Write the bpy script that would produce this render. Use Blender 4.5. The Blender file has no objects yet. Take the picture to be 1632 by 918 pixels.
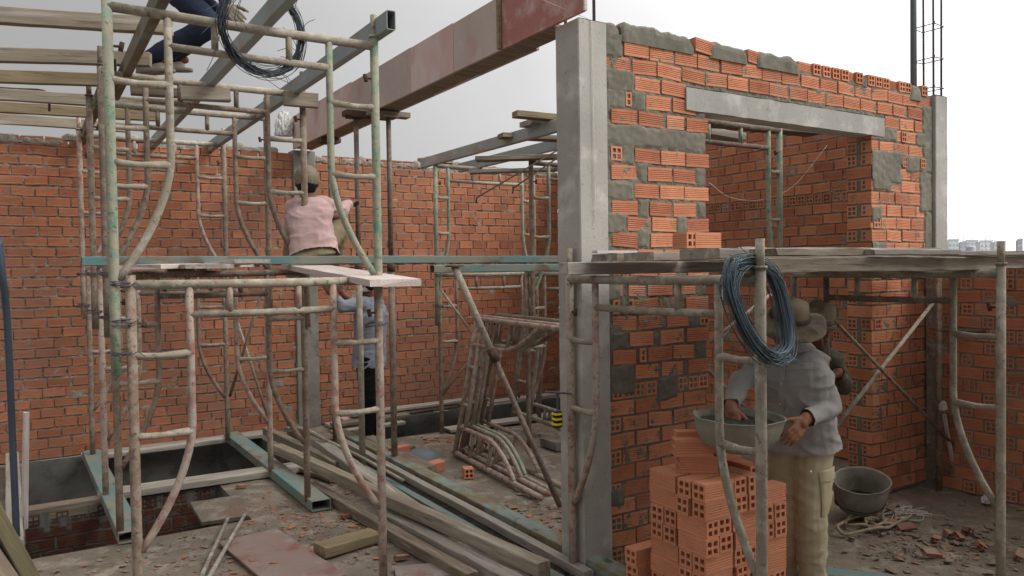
import bpy, bmesh, math, random
from mathutils import Vector as V, Matrix, noise
R = random.Random(11)
SC = bpy.context.scene
COL = SC.collection
# ------------------------------------------------------------------ camera
F, CX, CY = 1226.0, 816.0, 459.0            # focal length and centre in photo pixels (1632 x 918)
a_ = V((1942, 57, -1226)).normalized()       # world X (along the front wall) in camera axes
b_ = V((-774, 18, -1226)); b_ = (b_ - a_ * a_.dot(b_)).normalized()
z_ = a_.cross(b_)
CM = Matrix((a_, b_, z_))
EYE = V((0, 0, 1.7))
cam = bpy.data.objects.new('camera', bpy.data.cameras.new('camera'))
COL.objects.link(cam)
cam.matrix_world = Matrix.Translation(EYE) @ CM.to_4x4()
cam.data.sensor_width = 36
cam.data.lens = 36 * F / 1632
cam.data.clip_start = 0.05
cam.data.clip_end = 9000
SC.camera = cam
SC.render.resolution_x, SC.render.resolution_y = 1024, 576
# ------------------------------------------------------------------ sky, sun, exposure
SUN_DIR = V((0.62, -0.72, 0.85)).normalized()   # towards the veiled sun
sun_el = math.asin(SUN_DIR.z)
sun_az = math.atan2(SUN_DIR.x, SUN_DIR.y)
W = bpy.data.worlds.new('World'); SC.world = W
W.use_nodes = True
nt = W.node_tree; nt.nodes.clear()
out = nt.nodes.new('ShaderNodeOutputWorld'); bg = nt.nodes.new('ShaderNodeBackground')
sky = nt.nodes.new('ShaderNodeTexSky'); sky.sky_type = 'NISHITA'; sky.sun_disc = False
sky.sun_elevation = sun_el; sky.sun_rotation = sun_az; sky.dust_density = 6
hs = nt.nodes.new('ShaderNodeHueSaturation'); hs.inputs['Saturation'].default_value = 0.12
hs.inputs['Value'].default_value = 0.12
nt.links.new(sky.outputs[0], hs.inputs['Color'])
tc = nt.nodes.new('ShaderNodeTexCoord')
dt = nt.nodes.new('ShaderNodeVectorMath'); dt.operation = 'DOT_PRODUCT'
hd = V((1.0, -0.25, 0.5)).normalized(); dt.inputs[1].default_value = hd
nt.links.new(tc.outputs['Generated'], dt.inputs[0])
mr = nt.nodes.new('ShaderNodeMapRange'); mr.inputs[1].default_value = -1; mr.inputs[2].default_value = 1
nt.links.new(dt.outputs['Value'], mr.inputs[0])
cr = nt.nodes.new('ShaderNodeValToRGB')
cr.color_ramp.elements[0].position = 0.0; cr.color_ramp.elements[0].color = (0.40, 0.40, 0.41, 1)
cr.color_ramp.elements[1].position = 1.0; cr.color_ramp.elements[1].color = (1, 1, 1, 1)
for p, v in ((0.38, 0.165), (0.53, 0.19), (0.70, 0.30), (0.80, 0.48), (0.90, 0.75)):
    e = cr.color_ramp.elements.new(p); e.color = (v, v * 0.99, v * 0.99, 1)
cr.color_ramp.elements[0].color = (0.2, 0.2, 0.205, 1)
nt.links.new(mr.outputs[0], cr.inputs[0])
ns = nt.nodes.new('ShaderNodeTexNoise'); ns.inputs['Scale'].default_value = 2.2; ns.inputs['Detail'].default_value = 5
nt.links.new(tc.outputs['Generated'], ns.inputs['Vector'])
m1 = nt.nodes.new('ShaderNodeMapRange'); m1.inputs[1].default_value = 0.3; m1.inputs[2].default_value = 0.7
m1.inputs[3].default_value = 0.93; m1.inputs[4].default_value = 1.07
nt.links.new(ns.outputs[0], m1.inputs[0])
mu = nt.nodes.new('ShaderNodeVectorMath'); mu.operation = 'SCALE'
nt.links.new(cr.outputs[0], mu.inputs[0]); nt.links.new(m1.outputs[0], mu.inputs['Scale'])
m2 = nt.nodes.new('ShaderNodeVectorMath'); m2.operation = 'SCALE'; m2.inputs['Scale'].default_value = 20.0
sx = nt.nodes.new('ShaderNodeSeparateXYZ'); nt.links.new(tc.outputs['Generated'], sx.inputs[0])
mz = nt.nodes.new('ShaderNodeMapRange'); mz.inputs[1].default_value = 0.30; mz.inputs[2].default_value = 1.0; mz.inputs[3].default_value = 1.0; mz.inputs[4].default_value = 1.9
nt.links.new(sx.outputs['Z'], mz.inputs[0])
mq = nt.nodes.new('ShaderNodeVectorMath'); mq.operation = 'SCALE'; nt.links.new(mu.outputs[0], mq.inputs[0]); nt.links.new(mz.outputs[0], mq.inputs['Scale'])
nt.links.new(mq.outputs[0], m2.inputs[0])
ad = nt.nodes.new('ShaderNodeVectorMath'); ad.operation = 'ADD'
nt.links.new(m2.outputs[0], ad.inputs[0]); nt.links.new(hs.outputs[0], ad.inputs[1])
nt.links.new(ad.outputs[0], bg.inputs['Color']); bg.inputs['Strength'].default_value = 0.1
nt.links.new(bg.outputs[0], out.inputs[0])
sl = bpy.data.lights.new('sun', 'SUN'); sl.energy = 1.45; sl.angle = math.radians(28); sl.color = (1, 0.965, 0.91)
so = bpy.data.objects.new('sun', sl); COL.objects.link(so)
so.rotation_euler = (-SUN_DIR).to_track_quat('-Z', 'Y').to_euler()
SC.view_settings.view_transform = 'Standard'; SC.view_settings.look = 'None'
SC.view_settings.exposure = 0.18; SC.view_settings.gamma = 1.0

# ------------------------------------------------------------------ helpers: photo rays onto real planes
def ray(x, y): return CM @ V(((x - CX) / F, (CY - y) / F, -1.0))
def oz(x, y, h=0.0): r = ray(x, y); return EYE + r * ((h - EYE.z) / r.z)
def oy(x, y, Y): r = ray(x, y); return EYE + r * (Y / r.y)
def ox(x, y, X): r = ray(x, y); return EYE + r * (X / r.x)
def od(x, y, d): return EYE + ray(x, y) * d

# ------------------------------------------------------------------ materials
MATS = {}
class NB:
    def __init__(s, name):
        s.m = bpy.data.materials.new(name); s.m.use_nodes = True
        s.t = s.m.node_tree; s.t.nodes.clear()
        s.o = s.t.nodes.new('ShaderNodeOutputMaterial'); s.b = s.t.nodes.new('ShaderNodeBsdfPrincipled')
        s.t.links.new(s.b.outputs[0], s.o.inputs[0])
    def n(s, typ, **k):
        x = s.t.nodes.new(typ)
        for q, v in k.items(): setattr(x, q, v)
        return x
    def l(s, a, b): s.t.links.new(a, b)
    def noise(s, vec, scale, detail=5, rough=0.6):
        x = s.n('ShaderNodeTexNoise'); x.inputs['Scale'].default_value = scale
        x.inputs['Detail'].default_value = detail; x.inputs['Roughness'].default_value = rough
        s.l(vec, x.inputs['Vector']); return x.outputs[0]
    def rng(s, v, a, b, c=0.0, d=1.0):
        x = s.n('ShaderNodeMapRange'); s.l(v, x.inputs[0])
        for i, q in enumerate((a, b, c, d)): x.inputs[1 + i].default_value = q
        return x.outputs[0]
    def mix(s, f, a, b, mode='MIX'):
        x = s.n('ShaderNodeMix', data_type='RGBA', blend_type=mode)
        if isinstance(f, float): x.inputs[0].default_value = f
        else: s.l(f, x.inputs[0])
        for i, q in ((6, a), (7, b)):
            if isinstance(q, tuple): x.inputs[i].default_value = (*q, 1)
            else: s.l(q, x.inputs[i])
        return x.outputs[2]
def srgb(r, g, b):
    f = lambda c: (c / 255 / 12.92) if c <= 10 else ((c / 255 + 0.055) / 1.055) ** 2.4
    return (f(r), f(g), f(b))
def grunge(name, c1, c2, scale=6.0, c3=None, s3=9.0, t3=0.55, w3=0.08, c4=None, s4=3.0, t4=0.58, rough=0.85,
           bump=0.3, bs=60.0, stretch=(1, 1, 1), tint=None, rnd=0.12, metal=0.0, spec=0.3, dist=0.004):
    b = NB(name)
    tcn = b.n('ShaderNodeTexCoord'); oi = b.n('ShaderNodeObjectInfo')
    off = b.n('ShaderNodeVectorMath', operation='SCALE'); off.inputs[0].default_value = (37, 17, 53)
    b.l(oi.outputs['Random'], off.inputs['Scale'])
    mp = b.n('ShaderNodeVectorMath', operation='MULTIPLY_ADD'); mp.inputs[1].default_value = stretch
    b.l(tcn.outputs['Object'], mp.inputs[0]); b.l(off.outputs[0], mp.inputs[2])
    vec = mp.outputs[0]
    col = b.mix(b.rng(b.noise(vec, scale), 0.32, 0.68), c1, c2)
    if tint:
        at = b.n('ShaderNodeAttribute', attribute_name='tint')
        col = b.mix(at.outputs['Fac'], col, b.mix(b.rng(b.noise(vec, scale * 0.7), 0.3, 0.7), tint[0], tint[1]))
    if c3: col = b.mix(b.rng(b.noise(vec, s3, 8, 0.65), t3 - w3, t3 + w3), col, c3)
    if c4: col = b.mix(b.rng(b.noise(vec, s4, 6, 0.6), t4 - 0.05, t4 + 0.07), col, c4)
    if rnd:
        v = b.rng(oi.outputs['Random'], 0, 1, 1 - rnd, 1 + rnd)
        sc = b.n('ShaderNodeVectorMath', operation='SCALE'); b.l(col, sc.inputs[0]); b.l(v, sc.inputs['Scale']); col = sc.outputs[0]
    b.l(col, b.b.inputs['Base Color'])
    b.b.inputs['Roughness'].default_value = rough; b.b.inputs['Metallic'].default_value = metal
    b.b.inputs['Specular IOR Level'].default_value = spec
    if bump:
        bn = b.n('ShaderNodeBump'); bn.inputs['Strength'].default_value = bump; bn.inputs['Distance'].default_value = dist
        b.l(b.noise(vec, bs, 6, 0.65), bn.inputs['Height']); b.l(bn.outputs[0], b.b.inputs['Normal'])
    MATS[name] = b.m
    return b.m
S_ = srgb
grunge('clay', S_(196, 127, 92), S_(210, 146, 112), 9, tint=(S_(160, 96, 70), S_(184, 120, 91)), c3=S_(174, 138, 116), s3=30, t3=0.65, w3=0.06, c4=S_(170, 134, 114), s4=4, t4=0.62, bump=0.35, bs=140, rnd=0, dist=0.002)
grunge('clay_new', S_(196, 131, 99), S_(205, 142, 110), 7, c3=S_(180, 116, 86), s3=26, t3=0.66, c4=S_(175, 108, 80), s4=4, t4=0.66, bump=0.25, bs=150, rnd=0.08, dist=0.002)
grunge('clay_shaded', S_(178, 114, 82), S_(194, 132, 100), 5, tint=(S_(142, 88, 64), S_(166, 108, 81)), c3=S_(150, 124, 108), s3=16, t3=0.60, w3=0.1, c4=S_(158, 112, 91), s4=1.1, t4=0.56, bump=0.4, bs=120, rnd=0, dist=0.003)  # darker copy of clay: dim back-wall light put into its colour, plus dust
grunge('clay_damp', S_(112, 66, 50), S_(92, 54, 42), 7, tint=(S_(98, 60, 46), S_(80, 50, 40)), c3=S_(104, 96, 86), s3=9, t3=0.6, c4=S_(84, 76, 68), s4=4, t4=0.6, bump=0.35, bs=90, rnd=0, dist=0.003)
grunge('clay_dusty', S_(170, 118, 96), S_(154, 104, 84), 12, c3=S_(150, 132, 118), s3=14, t3=0.55, c4=S_(140, 126, 114), s4=7, t4=0.58, bump=0.5, bs=90, rnd=0.12, dist=0.003)
grunge('mortar', S_(148, 141, 129), S_(126, 120, 109), 5, c3=S_(168, 161, 149), s3=22, t3=0.6, bump=0.7, bs=60, rnd=0, dist=0.006)
grunge('fresh_mortar', S_(118, 114, 101), S_(98, 95, 83), 4, c3=S_(132, 128, 115), s3=12, t3=0.63, bump=0.3, bs=30, rnd=0.05, dist=0.006)
grunge('concrete', S_(170, 167, 160), S_(148, 145, 139), 2.0, c3=S_(118, 115, 109), s3=42, t3=0.66, w3=0.05, c4=S_(188, 185, 178), s4=3.5, t4=0.58, bump=0.6, bs=70, dist=0.004)
grunge('old_concrete', S_(148, 143, 135), S_(118, 113, 106), 4, c3=S_(90, 86, 80), s3=10, t3=0.62, bump=0.5, bs=40)
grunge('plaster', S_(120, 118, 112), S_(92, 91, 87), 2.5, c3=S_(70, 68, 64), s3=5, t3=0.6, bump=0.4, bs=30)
grunge('floor', S_(134, 123, 109), S_(106, 96, 84), 2.2, c3=S_(158, 148, 134), s3=7, t3=0.58, c4=S_(136, 104, 88), s4=1.3, t4=0.62, bump=0.9, bs=40, rnd=0, dist=0.012)
grunge('wood', S_(160, 149, 132), S_(130, 119, 104), 2.4, c3=S_(99, 89, 77), s3=4, t3=0.61, c4=S_(179, 170, 157), s4=1.2, t4=0.58, stretch=(1.0, 14, 14), bump=0.45, bs=12, rough=0.95, spec=0.15, rnd=0.15)
grunge('wood_grey', S_(167, 159, 149), S_(139, 132, 121), 2.4, c3=S_(107, 100, 90), s3=4, t3=0.62, c4=S_(187, 181, 171), s4=1.2, t4=0.56, stretch=(1.0, 14, 14), bump=0.45, bs=12, rough=0.95, spec=0.15, rnd=0.1)
grunge('wood_mossy', S_(92, 84, 62), S_(72, 66, 48), 2.4, c3=S_(112, 104, 84), s3=4, t3=0.6, stretch=(1, 14, 14), bump=0.5, bs=12, rough=0.95)
grunge('wood_pale', S_(206, 196, 190), S_(190, 174, 167), 2.4, c3=S_(172, 150, 142), s3=4, t3=0.6, stretch=(1.0, 14, 14), bump=0.45, bs=12, rough=0.95, spec=0.15, rnd=0.05)
grunge('wood_yellow', S_(151, 136, 108), S_(125, 110, 86), 2.4, c3=S_(99, 86, 69), s3=4, t3=0.62, c4=S_(160, 149, 128), s4=1.2, t4=0.6, stretch=(1.0, 14, 14), bump=0.45, bs=12, rough=0.95, spec=0.15)
grunge('wood_dark', S_(144, 130, 113), S_(111, 99, 86), 2.4, c3=S_(165, 153, 139), s3=4, t3=0.6, stretch=(1.0, 14, 14), bump=0.45, bs=12, rough=0.95, spec=0.15)
grunge('red_board', S_(204, 172, 165), S_(192, 156, 149), 2.2, c3=S_(206, 190, 184), s3=3, t3=0.52, w3=0.12, c4=S_(174, 136, 130), s4=2.5, t4=0.62, stretch=(1, 1, 0.6), bump=0.2, bs=40)
grunge('floor_board', S_(140, 109, 101), S_(138, 127, 118), 1.6, c3=S_(125, 85, 79), s3=4, t3=0.6, c4=S_(147, 138, 129), s4=6, t4=0.6, bump=0.3, bs=40)
grunge('red_panel', S_(172, 118, 110), S_(162, 108, 101), 4, c3=S_(190, 158, 151), s3=5, t3=0.58, bump=0.2, bs=40)
grunge('ply_grey', S_(186, 170, 162), S_(172, 156, 149), 3, c3=S_(194, 182, 175), s3=6, t3=0.6, c4=S_(174, 138, 130), s4=3, t4=0.62, bump=0.2, bs=40)
grunge('teal', S_(99, 141, 141), S_(114, 137, 133), 4, c3=S_(142, 137, 124), s3=5, t3=0.50, w3=0.1, c4=S_(112, 95, 76), s4=7, t4=0.62, rough=0.65, bump=0.25, bs=60, stretch=(0.5, 1, 1), spec=0.3)
grunge('teal_stained', S_(120, 140, 136), S_(134, 136, 124), 3, c3=S_(118, 106, 84), s3=6, t3=0.49, w3=0.07, c4=S_(84, 72, 54), s4=11, t4=0.6, rough=0.7, bump=0.3, bs=50, stretch=(0.6, 1, 1), spec=0.25)
grunge('steel_grey', S_(146, 154, 153), S_(130, 140, 141), 5, c3=S_(146, 128, 110), s3=7, t3=0.6, c4=S_(170, 167, 160), s4=5, t4=0.6, rough=0.55, bump=0.15, bs=60, stretch=(0.5, 1, 1), spec=0.4)
grunge('steel_rusty', S_(120, 112, 96), S_(104, 92, 74), 4, c3=S_(92, 70, 48), s3=9, t3=0.55, c4=S_(112, 134, 132), s4=3, t4=0.6, rough=0.65, bump=0.3, bs=60, stretch=(0.5, 1, 1))
def pipe(name, base, base2, dust=S_(164, 155, 140), cover=.48):
    grunge(name, base, base2, 5, c3=dust, s3=15, t3=cover, w3=0.08, c4=tuple(c * .5 for c in base2), s4=44, t4=0.62, rough=0.85, bump=0.7, bs=70, rnd=0.1, dist=0.005, spec=0.2)
pipe('pipe_green', S_(96, 140, 118), S_(134, 150, 132), S_(158, 154, 136), .45)
pipe('pipe_cement', S_(158, 149, 134), S_(144, 134, 119), S_(178, 170, 156), .56)
pipe('pipe_red', S_(150, 104, 95), S_(154, 126, 114), S_(172, 158, 145), .46)
pipe('pipe_brown', S_(134, 115, 101), S_(120, 101, 88), S_(150, 136, 121), .5)
pipe('pipe_dark', S_(118, 103, 92), S_(106, 92, 82), S_(138, 125, 112), .54)
grunge('rust', S_(96, 72, 58), S_(74, 58, 50), 20, bump=0.3, bs=90)
grunge('rebar', S_(96, 92, 100), S_(74, 70, 78), 20, bump=0.2, bs=90, rough=0.6)
grunge('wire', S_(70, 76, 84), S_(52, 56, 62), 8, rough=0.45, bump=0, metal=0.4)
grunge('wire_blue', S_(98, 113, 122), S_(70, 83, 92), 8, rough=0.42, bump=0, metal=0.35)
grunge('pvc', S_(74, 84, 98), S_(62, 70, 84), 5, rough=0.5, bump=0.1)
grunge('galvanized', S_(120, 130, 134), S_(104, 112, 116), 5, rough=0.5, bump=0.1)
grunge('rope', S_(176, 162, 138), S_(146, 130, 108), 30, bump=0.4, bs=120)
grunge('string', S_(214, 208, 196), S_(196, 190, 178), 20, bump=0)
grunge('white_plastic', S_(206, 204, 202), S_(184, 182, 180), 6, rough=0.5, bump=0.3, bs=20)
grunge('bucket', S_(150, 146, 133), S_(126, 122, 110), 6, c3=S_(104, 103, 92), s3=4, t3=0.58, c4=S_(148, 142, 112), s4=5, t4=0.68, bump=0.5, bs=40)
grunge('wet_mortar', S_(62, 64, 58), S_(46, 48, 44), 6, rough=0.5, bump=0.8, bs=25, dist=0.01)
grunge('rubble', S_(150, 132, 114), S_(116, 102, 88), 3, tint=(S_(160, 104, 80), S_(174, 122, 98)), bump=0.4, bs=50, rnd=0)
def cloth(name, c1, c2, c3=None, **k): grunge(name, c1, c2, 7, c3=c3, s3=k.get('s3', 5), t3=k.get('t3', 0.6), rough=0.92, bump=0.4, bs=k.get('bs', 15), rnd=0, spec=0.15, dist=0.012)
cloth('shirt_grey', S_(166, 163, 160), S_(150, 147, 145))
cloth('shirt_pink', S_(202, 172, 168), S_(188, 156, 152))
cloth('shirt_blue', S_(142, 146, 158), S_(128, 132, 144), S_(152, 152, 158))
cloth('khaki', S_(196, 184, 154), S_(182, 169, 140), S_(164, 152, 124))
cloth('khaki_dull', S_(150, 138, 112), S_(130, 118, 94))
cloth('denim', S_(44, 50, 66), S_(34, 38, 50))
cloth('black_cloth', S_(24, 25, 29), S_(18, 19, 22))
cloth('camo', S_(92, 86, 74), S_(74, 68, 58), S_(116, 107, 92), s3=14, t3=0.54)
cloth('cap_grey', S_(146, 136, 118), S_(126, 118, 102))
cloth('hat_pale', S_(150, 138, 118), S_(128, 117, 99), S_(88, 80, 68), t3=0.56)
cloth('hat_dark', S_(88, 82, 70), S_(70, 65, 56), S_(112, 104, 90), t3=0.58)
cloth('shoe', S_(150, 142, 128), S_(124, 116, 104))
grunge('skin', S_(150, 104, 80), S_(134, 90, 68), 9, rough=0.6, bump=0.15, bs=200, rnd=0, dist=0.001)
grunge('skin_dark', S_(126, 82, 64), S_(110, 70, 54), 9, rough=0.6, bump=0.15, bs=200, rnd=0, dist=0.001)
grunge('hair', S_(22, 20, 20), S_(14, 13, 13), 30, rough=0.6, bump=0.5, bs=150, rnd=0)
grunge('white_eye', S_(214, 208, 200), S_(214, 208, 200), 5, bump=0, rnd=0)
grunge('black_plastic', S_(34, 34, 34), S_(26, 26, 26), 8, rough=0.45, bump=0.1)
grunge('yellow_plastic', S_(226, 206, 50), S_(214, 190, 40), 8, rough=0.45, bump=0)
grunge('hazed_white', S_(236, 238, 240), S_(222, 224, 228), 0.05, bump=0)  # skyline materials paled to carry distance haze in their colour
grunge('hazed_grey', S_(206, 210, 216), S_(190, 194, 200), 0.05, bump=0)
grunge('hazed_glass', S_(180, 188, 198), S_(168, 176, 186), 0.05, bump=0, rough=0.3)
grunge('roof_brown', S_(112, 98, 94), S_(98, 86, 82), 0.6, bump=0.2, bs=6)
grunge('street', S_(116, 116, 112), S_(96, 98, 94), 0.05, bump=0)

# ------------------------------------------------------------------ mesh collector
class MB:
    def __init__(s): s.v = []; s.f = []; s.t = []
    def face(s, pts, t=0.0):
        i = len(s.v); s.v.extend([tuple(p) for p in pts]); s.f.append(tuple(range(i, i + len(pts)))); s.t.append(t)
    def box(s, lo, hi, t=0.0, mp=None):
        x0, y0, z0 = lo; x1, y1, z1 = hi
        c = [V((x, y, z)) for z in (z0, z1) for y in (y0, y1) for x in (x0, x1)]
        if mp: c = [mp @ p for p in c]
        i = len(s.v); s.v.extend([tuple(p) for p in c])
        for q in ((0, 2, 3, 1), (4, 5, 7, 6), (0, 1, 5, 4), (2, 6, 7, 3), (0, 4, 6, 2), (1, 3, 7, 5)):
            s.f.append(tuple(i + k for k in q)); s.t.append(t)
    def sweep(s, pts, r, seg=10, closed=False, caps=True, t=0.0):
        pts = [V(p) for p in pts]; n = len(pts); rr = r if isinstance(r, (list, tuple)) else [r] * n
        tan = []
        for k in range(n):
            if closed: d = pts[(k + 1) % n] - pts[k - 1]
            else: d = pts[min(k + 1, n - 1)] - pts[max(k - 1, 0)]
            tan.append(d.normalized())
        u = tan[0].orthogonal().normalized(); base = len(s.v)
        for k in range(n):
            u = (u - tan[k] * u.dot(tan[k]))
            u = u.normalized() if u.length > 1e-6 else tan[k].orthogonal().normalized()
            w = tan[k].cross(u)
            for j in range(seg):
                a = 2 * math.pi * j / seg
                s.v.append(tuple(pts[k] + (u * math.cos(a) + w * math.sin(a)) * rr[k]))
        m = n if closed else n - 1
        for k in range(m):
            for j in range(seg):
                a = base + k * seg + j; b = base + k * seg + (j + 1) % seg
                c = base + ((k + 1) % n) * seg + (j + 1) % seg; d = base + ((k + 1) % n) * seg + j
                s.f.append((a, b, c, d)); s.t.append(t)
        if caps and not closed:
            s.f.append(tuple(base + j for j in range(seg))[::-1]); s.t.append(t)
            s.f.append(tuple(base + (n - 1) * seg + j for j in range(seg))); s.t.append(t)
    def lathe(s, prof, seg=24, centre=(0, 0, 0), sx=1.0, sy=1.0, t=0.0):
        base = len(s.v); n = len(prof)
        for r, z in prof:
            for j in range(seg):
                a = 2 * math.pi * j / seg
                s.v.append((centre[0] + r * sx * math.cos(a), centre[1] + r * sy * math.sin(a), centre[2] + z))
        for k in range(n - 1):
            for j in range(seg):
                s.f.append((base + k * seg + j, base + k * seg + (j + 1) % seg, base + (k + 1) * seg + (j + 1) % seg, base + (k + 1) * seg + j)); s.t.append(t)
    def mesh(s, name, mat, smooth=False, tint=False):
        me = bpy.data.meshes.new(name); me.from_pydata(s.v, [], s.f); me.materials.append(MATS[mat])
        if tint:
            at = me.attributes.new('tint', 'FLOAT', 'FACE'); at.data.foreach_set('value', s.t)
        if smooth: me.polygons.foreach_set('use_smooth', [True] * len(me.polygons))
        me.update(); return me
    def build(s, name, mat, parent=None, smooth=False, tint=False): return link(name, s.mesh(name, mat, smooth, tint), parent)
def link(name, me, parent=None):
    o = bpy.data.objects.new(name, me); COL.objects.link(o)
    if parent: o.parent = parent
    return o
def tag(o, label=None, cat=None, group=None, kind=None):
    if label: o['label'] = label
    if cat: o['category'] = cat
    if group: o['group'] = group
    if kind: o['kind'] = kind
    return o
def thing(name, label, cat, loc=(0, 0, 0), group=None, mw=None):
    o = bpy.data.objects.new(name, None); COL.objects.link(o); o.empty_display_size = 0.1
    if mw is not None: o.matrix_world = mw
    else: o.location = loc
    return tag(o, label, cat, group)
def frame_mat(p0, p1, up=V((0, 0, 1))):
    p0 = V(p0); p1 = V(p1); x = (p1 - p0).normalized(); y = up.cross(x).normalized(); z = x.cross(y)
    m = Matrix((x, y, z)).transposed().to_4x4(); m.translation = p0; return m
def smooth_path(pts, n=6):
    P = [V(p) for p in pts]; P = [P[0] * 2 - P[1]] + P + [P[-1] * 2 - P[-2]]; o = []
    for i in range(1, len(P) - 2):
        for k in range(n):
            t = k / n; a, b, c, d = P[i - 1:i + 3]
            o.append(0.5 * ((2 * b) + (c - a) * t + (2 * a - 5 * b + 4 * c - d) * t * t + (3 * b - a - 3 * c + d) * t ** 3))
    o.append(P[-2]); return o
NO = lambda p, s=1.0: noise.noise(V(p) * s)

# ------------------------------------------------------------------ brick masonry
GRO = [(0.0, 0.0), (0.16, 0.0), (0.185, -1), (0.215, -1), (0.24, 0.0), (0.30, 0), (0.325, -1), (0.355, -1), (0.38, 0), (0.44, 0), (0.465, -1), (0.495, -1), (0.52, 0),
       (0.58, 0), (0.605, -1), (0.635, -1), (0.66, 0), (0.72, 0), (0.745, -1), (0.775, -1), (0.80, 0.0), (1.0, 0.0)]
def stretcher(mb, mp, s0, s1, z0, z1, d=0.0, groove=0.0028, back=-0.05, rg=R):
    t = min(1, max(0, rg.gauss(0.38, 0.38)))
    tilt = rg.gauss(0, 0.0028); o0 = d + rg.gauss(0, 0.0018); o1 = d + rg.gauss(0, 0.0018)
    s0 += rg.uniform(-.003, .003); s1 += rg.uniform(-.003, .003)
    zz = lambda k, e: z0 + (z1 - z0) * k + (tilt if e else -tilt)
    L = [(s0, zz(k, 0), o0 + g * groove) for k, g in GRO]; Rr = [(s1, zz(k, 1), o1 + g * groove) for k, g in GRO]
    for i in range(len(GRO) - 1): mb.face([mp(*L[i]), mp(*Rr[i]), mp(*Rr[i + 1]), mp(*L[i + 1])], t)
    for A, e in ((L, -1), (Rr, 1)):
        s = A[0][0]; q = [(s, A[0][1], back), (s, A[0][1], A[0][2]), (s, A[-1][1], A[-1][2]), (s, A[-1][1], back)]
        mb.face([mp(*p) for p in (q if e > 0 else q[::-1])], t)
    mb.face([mp(*L[-1]), mp(*Rr[-1]), mp(s1, Rr[-1][1], back), mp(s0, L[-1][1], back)], t)
    mb.face([mp(s0, L[0][1], back), mp(s1, Rr[0][1], back), mp(*Rr[0]), mp(*L[0])], t)
def header(mb, mp, s0, s1, z0, z1, d=0.0, back=-0.05, rg=R, cols=2):
    t = min(1, max(0, rg.gauss(0.45, 0.25))); d += rg.gauss(0, 0.002)
    if cols == 2: us = [0, .14, .44, .56, .86, 1]
    else: us = [0, .3, .75, 1]
    vs = [0, .14, .44, .56, .86, 1]
    sx = [s0 + (s1 - s0) * u for u in us]; zz = [z0 + (z1 - z0) * v for v in vs]
    hole = lambda i, j: i % 2 == 1 and j % 2 == 1
    for i in range(len(us) - 1):
        for j in range(5):
            a, b, c, e = sx[i], sx[i + 1], zz[j], zz[j + 1]
            if not hole(i, j): mb.face([mp(a, c, d), mp(b, c, d), mp(b, e, d), mp(a, e, d)], t)
            else:
                k = d - 0.06
                mb.face([mp(a, c, k), mp(b, c, k), mp(b, e, k), mp(a, e, k)], t)
                mb.face([mp(a, c, d), mp(a, c, k), mp(a, e, k), mp(a, e, d)][::-1], t)
                mb.face([mp(b, c, k), mp(b, c, d), mp(b, e, d), mp(b, e, k)][::-1], t)
                mb.face([mp(a, c, k), mp(a, c, d), mp(b, c, d), mp(b, c, k)][::-1], t)
                mb.face([mp(a, e, d), mp(a, e, k), mp(b, e, k), mp(b, e, d)][::-1], t)
    for s, e in ((s0, -1), (s1, 1)):
        q = [(s, z0, back), (s, z0, d), (s, z1, d), (s, z1, back)]
        mb.face([mp(*p) for p in (q if e > 0 else q[::-1])], t)
    mb.face([mp(s0, z1, d), mp(s1, z1, d), mp(s1, z1, back), mp(s0, z1, back)], t)
    mb.face([mp(s0, z0, back), mp(s1, z0, back), mp(s1, z0, d), mp(s0, z0, d)], t)
def mortar_grid(mb, mp, s0, s1, z0, z1, res, base=-0.008, amp=0.006, smears=(), inside=None, seed=0.0, skirt=0.05):
    ns_ = max(2, int((s1 - s0) / res)); nz = max(2, int((z1 - z0) / res))
    def h(s, z):
        v = base + amp * noise.noise(V((s * 22 + seed, z * 22, 0.3))) + amp * 0.6 * noise.noise(V((s * 60, z * 60, seed)))
        w = NO((s * 8 + seed, z * 8, 7)) * 0.017 + NO((s * 22 + seed, z * 22, 3)) * 0.011 + NO((s * 60 + seed, z * 60, 3)) * 0.005
        for (a, b, c, d, lift) in smears:
            dd = min(s - a, b - s, z - c, d - z) + w
            if dd > -0.012:
                k = min(1, (dd + 0.012) / 0.026); k = k * k * (3 - 2 * k)
                v = max(v, base + (lift - base + 0.0035 * NO((s * 26, z * 26, seed))) * k)
        return v
    idx = {}
    for i in range(ns_ + 1):
        for j in range(nz + 1):
            s = s0 + (s1 - s0) * i / ns_; z = z0 + (z1 - z0) * j / nz
            idx[i, j] = len(mb.v); mb.v.append(tuple(mp(s, z, h(s, z))))
    for i in range(ns_):
        for j in range(nz):
            mb.f.append((idx[i, j], idx[i + 1, j], idx[i + 1, j + 1], idx[i, j + 1])); mb.t.append(0)
def bond(mb, mp, s0, s1, z0, z1, off, d=0.0, rg=R, L=0.18, J=0.012, holes=0.0):
    """one running-bond course between s0 and s1"""
    s = s0 - off
    while s < s1 - 0.02:
        a, b = max(s, s0), min(s + L, s1)
        if b - a > 0.03:
            if holes and rg.random() < holes and b - a > 0.16:
                header(mb, mp, a, a + 0.08, z0, z1, d, rg=rg); stretcher(mb, mp, a + 0.092, b, z0, z1, d, rg=rg)
            else: stretcher(mb, mp, a, b, z0, z1, d, rg=rg)
        s += L + J * rg.uniform(0.6, 1.6)
def heads(mb, mp, s0, s1, z0, z1, d=0.0, rg=R, skip=0.0):
    s = s0
    while s < s1 - 0.07:
        if rg.random() >= skip: header(mb, mp, s, s + 0.08, z0, z1, d, rg=rg)
        s += 0.08 + rg.uniform(0.006, 0.016)
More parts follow.
